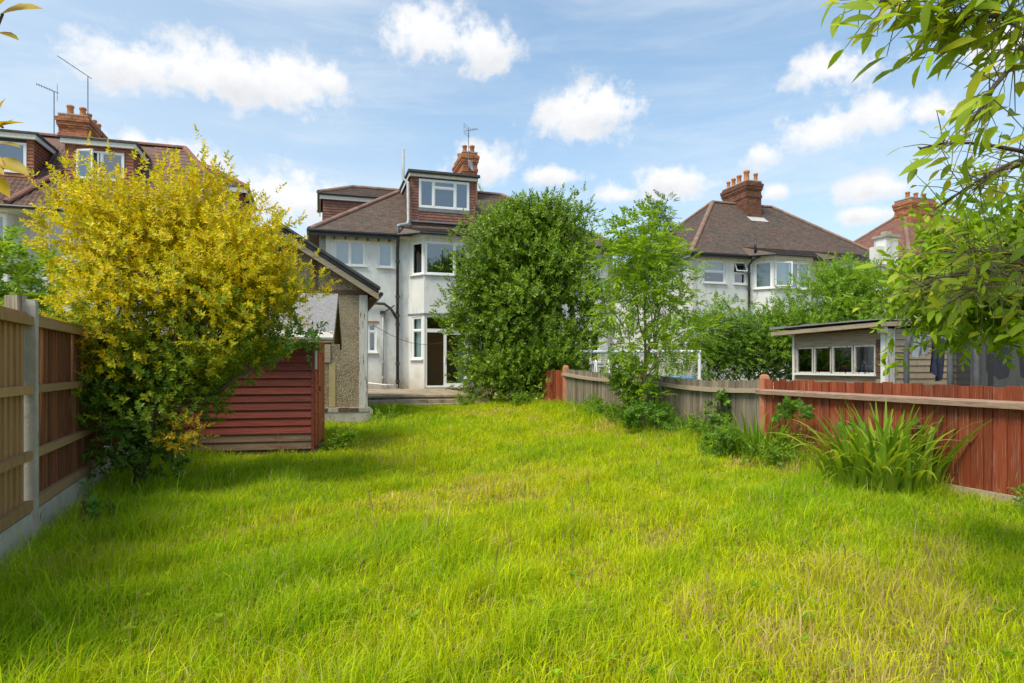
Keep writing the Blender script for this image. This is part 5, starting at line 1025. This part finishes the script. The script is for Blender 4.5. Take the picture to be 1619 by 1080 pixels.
def overhang():
    """tree standing just outside the frame on the right; its near leaves are single pieces"""
    t = tree_root('overhanging_tree', 'broad leaved tree reaching in from the right edge over the red fence', 'tree', 4.1, 2.7); ox, oy = 4.1, 2.7; z0 = gz(ox,oy)
    trunk = [((0,0,0),(-.1,.05,1.7),.12,.09,.03)]
    arms = [((-.1,.05,1.5),Vector((-1.890,-0.100,2.808)),.05,.022,.03),((-.1,.05,1.6),Vector((-1.412,0.500,2.460)),.045,.02,.03),((-.05,.05,1.3),Vector((-1.229,0.600,1.932)),.045,.02,.03),((-.1,.05,1.7),Vector((-2.108,-0.300,2.892)),.05,.02,.03)]
    tips = [(Vector((-1.890,-0.100,2.808)),Vector((-2.384,-0.350,2.320)),.016,.006,.02),(Vector((-1.890,-0.100,2.808)),Vector((-2.425,-0.200,2.754)),.015,.004,.03),(Vector((-1.412,0.500,2.460)),Vector((-2.165,0.300,2.439)),.013,.004,.03),(Vector((-1.412,0.500,2.460)),Vector((-2.023,0.400,2.179)),.013,.004,.03),(Vector((-1.229,0.600,1.932)),Vector((-2.06,0.500,1.80)),.014,.004,.03),(Vector((-1.229,0.600,1.932)),Vector((-1.961,0.400,1.714)),.013,.004,.03),(Vector((-2.108,-0.300,2.892)),Vector((-2.650,-0.200,2.841)),.013,.004,.03),(Vector((-1.412,0.500,2.460)),Vector((-1.983,0.200,2.216)),.012,.004,.03),(Vector((-1.229,0.600,1.932)),Vector((-1.74,0.700,2.016)),.012,.004,.03)]
    wood(t, trunk+arms+tips)
    r = np.random.default_rng(77); P = []; G = []; Z = []; tw = MB()
    for i, (a, b, *_ ) in enumerate(tips):
        big = i in (0,1,6); n = (60,130,44,50,120,100,150,26,100)[i]; s = r.uniform(.1,1.06,n)[:,None]; A = np.array(a); Bv = np.array(b); ax = unit(Bv-A); p = A+(Bv-A)*s + r.normal(size=(n,3))*(np.array([.10,.10,.085]) if big else np.array([.09,.14,.10])); q0 = A+(Bv-A)*np.clip(s-.06,0,1); q0[:,2] += .06*np.linalg.norm(Bv-A)*np.sin(np.pi*np.clip(s[:,0]-.06,0,1)); [tw.tube([tuple(u_), tuple((u_+v_)/2+np.array([0,0,.01])), tuple(v_)], [.003,.0022,.0015], 4, False) for u_, v_ in zip(q0, p)]; P.append(p); G.append(np.repeat(ax[None],n,0)*.8 + r.normal(size=(n,3))*.5 + np.array([-.15,0,-.15])); Z.append(np.full(n, 1.25 if big else .9))
    P1 = np.concatenate(P); G1 = unit(np.concatenate(G)); Z = np.concatenate(Z); n = len(P1); o_ = np.argsort(r.random(n)*.5-Z); P1 = P1[o_]; G1 = G1[o_]; Z = Z[o_]
    L = r.uniform(.055,.125,n)*Z; W = L*r.uniform(.26,.42,n); N = unit(np.array([-.3,-.5,1.]) + r.normal(size=(n,3))*.45); C = col_mix(n, 78, [(.30,.43,.022),(.39,.50,.03),(.23,.34,.024),(.48,.50,.03)])
    for i in range(min(n, 290)):
        V, T, Cc = leaves_arrays(P1[i:i+1], G1[i:i+1], N[i:i+1], L[i:i+1], W[i:i+1], C[i:i+1], LEAF8, .16, .22); o = obj('leaf', fast_mesh('leaf', V-P1[i], T, Cc, 'leaf_soft'), t); o.location = P1[i]
    tw.build('twigs', 'barkg', t, 'stuff')
    leaves('leaf_mass', P1[290:], G1[290:], N[290:], L[290:], W[290:], C[290:], 'leaf_soft', t, LEAF8, .16, .22)
    # deeper part of the crown
    B = [(*Vector((-0.902,1.400,1.957)),.34,.3,.30),(*Vector((-1.230,1.400,1.896)),.36,.3,.18),(*Vector((-0.943,1.400,2.265)),.32,.3,.22),(*Vector((-1.33,1.500,1.95)),.20,.25,.11),(*Vector((-1.10,1.500,2.181)),.22,.3,.16),(*Vector((-0.860,1.300,1.804)),.3,.3,.2),(*Vector((-0.668,1.200,2.028)),.22,.25,.25)]
    P, G, *_ = shoots(B, 950, 79, .2, .2, .0, 90, .09); Q, D, N, L, W, s = whorl(P, G, 80, 8, .2, (.07,.115), .42, (.5,1.2), .3); leaves('crown', Q, D, N, L, W, col_mix(len(s), 81, [(.26,.41,.02),(.34,.48,.024),(.20,.33,.02)]), 'leaf_soft', t, LEAF6)
overhang()
def near_left():
    ox, oy = -2.35, 2.1; t = tree_root('golden_branch_shrub', 'golden leaves of a shrub poking in at the upper left edge', 'shrub', ox, oy)
    a = Vector((0.828,-0.350,2.172)); wood(t, [((0,0,0),(.2,-.1,1.2),.04,.03,.04),((.2,-.1,1.2),a,.025,.012,.04),(a,Vector((0.982,-0.400,2.083)),.008,.003,.05),(a,Vector((0.982,-0.400,2.389)),.008,.003,.05)])
    r = np.random.default_rng(5)
    for i, (lx, lz, dx, dz, l) in enumerate([(0.973,2.386,0.9,0.15,0.085),(0.965,2.338,0.8,-0.2,0.05),(0.965,2.083,0.9,0.2,0.06),(0.959,2.040,1,-0.05,0.055),(0.966,1.998,0.9,-0.35,0.07),(0.956,2.066,0.7,0.5,0.05),(0.949,1.955,0.6,-0.5,0.06),(0.939,2.372,0.5,0.4,0.08),(0.931,2.015,0.4,-0.3,0.07),(0.965,2.108,0.35,0.7,0.04)]):
        p = np.array([[lx,-.4,lz]]); D = unit(np.array([[dx,-.2,dz]])); V, T, C = leaves_arrays(p, D, unit(np.array([[.1,-.6,.8]])+r.normal(size=(1,3))*.2), np.array([l*1.5]), np.array([l*.66]), np.array([[.55,.38,.02]])*r.uniform(.85,1.1), LEAF8, .15, .15); o = obj('leaf', fast_mesh('leaf', V-p, T, C, 'leaf_gold'), t); o.location = p[0]
near_left()

# ---------------------------------------------------------------- the lawn
def inside_lawn(x, y):
    lf = -3.84+(y-5.05)*(-.389/.921); rf = np.where(y < 10, 3.95+(10-y)*(1.11/3.37), 3.95-(y-10)*(2.48/7.5)); rf = np.where(y > 17.5, 1.4-(y-17.5)*.4, rf)
    ok = (x > lf+.1) & (x < rf-.06)
    c, s = math.cos(R(12)), math.sin(R(12)); u = (x+3.12)*c+(y-9.95)*s; v = -(x+3.12)*s+(y-9.95)*c; ok &= ~((u < .06) & (v > -.12) & (v < 1.8) & (u > -2.6))
    c, s = math.cos(R(17)), math.sin(R(17)); u = (x+3.3)*c+(y-14.5)*s; v = -(x+3.3)*s+(y-14.5)*c; ok &= ~((u < .12) & (v > -.08) & (v < 5) & (u > -4))
    u = (x+7.41)*c+(y-24.31)*s; v = -(x+7.41)*s+(y-24.31)*c; ok &= ~((u > 1.1) & (u < 4.85) & (v > -7.0)); ok &= v < -.5
    return ok
def lawn():
    r = np.random.default_rng(99); out = []
    def zone(y0, y1, dens, lw, lh):
        xw = 9.5; n = int((y1-y0)*2*xw*dens); x = r.uniform(-xw, xw, n); y = r.uniform(y0, y1, n); k = inside_lawn(x,y) & (np.abs(x) < 1.05*y+2.2)
        out.append((x[k], y[k], np.full(k.sum(), lw), np.full(k.sum(), lh)))
    zone(1.2, 4.6, 5200, .0058, 1.15); zone(4.6, 8, 3500, .0068, 1.12); zone(8, 13, 2000, .0085, 1.05); zone(13, 21.5, 1150, .013, .95)
    x, y, lw, lh = (np.concatenate(a) for a in zip(*out)); n = len(x)
    sn = lambda a, b, sx, sy, p: np.sin(a*sx+b*sy+p)
    patch = (sn(x,y,1.1,.7,0)+sn(x,y,-.8,1.3,1.7)+sn(x,y,2.3,-1.9,.4)*.8+sn(x,y,3.9,3.1,2)*.7+sn(x,y,-5.1,4.3,1)*.6+sn(x,y,8.7,-6.1,0)*.5)/4.6
    tall = np.clip(.5+patch*.9, .12, 1.2); dry = np.clip((-patch-.17)*2.2+.07*(y < 6), 0, .8)*np.clip(1.5-np.abs(x-1.2)*.22, .2, 1)
    lf = -3.84+(y-5.05)*(-.389/.921); rfx = np.where(y < 10, 3.95+(10-y)*.33, 3.95-(y-10)*.33); edge = np.clip(1-np.minimum(x-lf, rfx-x)/1.1, 0, 1)
    thin = r.random(n) > dry*.4*(y < 7.5); x, y, lw, lh, tall, dry, edge = (a[thin] for a in (x,y,lw,lh,tall,dry,edge)); n = len(x)
    clump = np.clip(sn(x,y,5.3,2.1,.3)+sn(x,y,-3.7,6.1,2.2)+sn(x,y,9.1,-7.7,1.1)*.8-.3, 0, 2); edge = edge*np.where(x > 0, 1.9, 1.0)
    hv = np.clip(sn(x,y,2.1,-.9,.8)+sn(x,y,-1.3,2.7,.1), 0, 2)
    edge = edge*np.where((x > 0) & (y < 7.0), .25, 1.0)
    h = (.045+.06*tall + .05*clump + .03*hv + .13*edge)*r.uniform(.45,1.35,n)*lh; h = np.where(r.random(n) < .012, h*1.9, h)
    az = r.random(n)*6.283; lean = np.abs(r.normal(size=n))*.5+.16; wx = .07; dx = np.cos(az)*lean+wx; dy = np.sin(az)*lean+.03; w = lw*r.uniform(.7,1.35,n); ta = r.random(n)*6.283; sx, sy = np.cos(ta)*w/2, np.sin(ta)*w/2; z = ground_z(x,y)-.004
    f1, f2 = .5, 1.0; bx = x+dx*h*.28; by = y+dy*h*.28; bz = z+h*.58; tx = x+dx*h*1.0; ty = y+dy*h*1.0; tz = z+h*np.clip(1.02-.34*lean, .35, 1)
    V = np.stack([np.stack([x-sx,y-sy,z],1), np.stack([x+sx,y+sy,z],1), np.stack([bx-sx*.8,by-sy*.8,bz],1), np.stack([bx+sx*.8,by+sy*.8,bz],1), np.stack([tx,ty,tz],1)],1)
    T = (np.array([(0,1,3),(0,3,2),(2,3,4)])[None] + (np.arange(n)*5)[:,None,None]).reshape(-1,3)
    g1 = np.array([.32,.50,.014]); g2 = np.array([.66,.68,.010]); g3 = np.array([.60,.48,.20]); m = np.clip(.56-patch[thin]*.7+r.normal(size=n)*.28 - edge*.25 - .16*np.clip(np.abs(x-.5)-1.1, 0, 3), 0, 1)[:,None]; C = g1*(1-m)+g2*m; isd = (r.random(n) < .045+.5*dry+.25*(np.clip(sn(x,y,6.1,4.9,.5)*sn(x,y,-4.3,5.7,1.9)-.45,0,1)*(y<9)))[:,None]; C = np.where(isd, g3*r.uniform(.7,1.15,(n,1)), C)*(1+r.normal(size=(n,1))*.12).clip(.6,1.4)
    o = obj('lawn_grass', fast_mesh('lawn_grass', V.reshape(-1,3), T, np.repeat(C, 5, 0), 'grass'), None, 'stuff'); tag(o, 'long overgrown bright green grass of the lawn', 'grass'); print('blades', n)
lawn()
def lawn_weeds():
    r = np.random.default_rng(23); n0 = 1100; x = r.uniform(-5,5,n0); y = 2.6+11*r.random(n0)**1.3; k = inside_lawn(x,y); x, y = x[k], y[k]; n = len(x); per = 7
    ph = (np.arange(per)[None]*.9+r.random((n,1))*6.28+r.normal(size=(n,per))*.2); el = r.uniform(.15,.9,(n,per)); D = np.stack([np.cos(ph)*np.cos(el),np.sin(ph)*np.cos(el),np.sin(el)],-1).reshape(-1,3); N = np.array([0,0,1.])+r.normal(size=(n*per,3))*.2
    P = np.repeat(np.stack([x,y,ground_z(x,y)+r.uniform(.02,.09,n)],1), per, 0); L = np.repeat(r.uniform(.02,.055,n),per)*r.uniform(.7,1.2,n*per); C = np.repeat(col_mix(n, 24, [(.27,.42,.02),(.34,.46,.02),(.20,.36,.02)]), per, 0)
    o = leaves('lawn_weeds', P, D, N, L, L*.42, C, 'leaf_soft', None, LEAF6); tag(o, 'small broad leaved weeds growing among the lawn grass', 'weeds')
lawn_weeds()
def litter():
    r = np.random.default_rng(41); n = 420; a = r.random(n)*6.28; d = .75*np.sqrt(r.random(n)); x = -4.0+d*np.cos(a)*.9+.1; y = 6.35+d*np.sin(a)*1.2; k = inside_lawn(x,y); x, y = x[k], y[k]; n = len(x); D = r.normal(size=(n,3)); D[:,2] *= .2; L = r.uniform(.03,.065,n)
    o = leaves('leaf_litter', np.stack([x,y,ground_z(x,y)+r.uniform(.02,.06,n)],1), D, np.array([0,0,1.])+r.normal(size=(n,3))*.35, L, L*.5, col_mix(n, 42, [(.30,.17,.08),(.40,.26,.13),(.22,.12,.06)]), 'leaf_soft', None, LEAF4); tag(o, 'dry brown fallen leaves under the golden shrub', 'leaves')
litter()
def seed_stalks():
    r = np.random.default_rng(17); m = MB(); k = 0
    while k < 260:
        y = r.uniform(3, 13); x = r.uniform(-4.5, 4.5)
        if not inside_lawn(np.array([x]), np.array([y]))[0]: continue
        z = gz(x,y); h = r.uniform(.2,.42); a = r.uniform(-.15,.25); b = r.uniform(-.1,.1); p = [(x,y,z),(x+a*h*.3,y+b*h*.3,z+h*.55),(x+a*h,y+b*h,z+h)]; c = (.38,.31,.14) if r.random() < .6 else (.25,.28,.06); m.tube(p, [.0016,.0014,.001], 3, False, c); m.tube([p[2],(x+a*h*1.15,y+b*h*1.15,z+h*1.12),(x+a*h*1.4,y+b*h*1.4,z+h*1.2)], [.003,.0045,.001], 4, False, c); k += 1
    o = m.build('grass_seed_stalks', 'grass', None, 'stuff'); tag(o, 'thin straw coloured seed stalks standing above the lawn', 'grass')
seed_stalks()
def cable():
    a = Vector((-4.0,18.2,2.62)); b = Vector((-2.6,23.9,2.35)); m = MB().tube([a.lerp(b,t/10)-Vector((0,0,.28*math.sin(math.pi*t/10))) for t in range(11)], .008, 5); tag(m.build('cord', 'wire'), 'thin dark cord sagging from the garage to the patio door', 'cord')
cable()
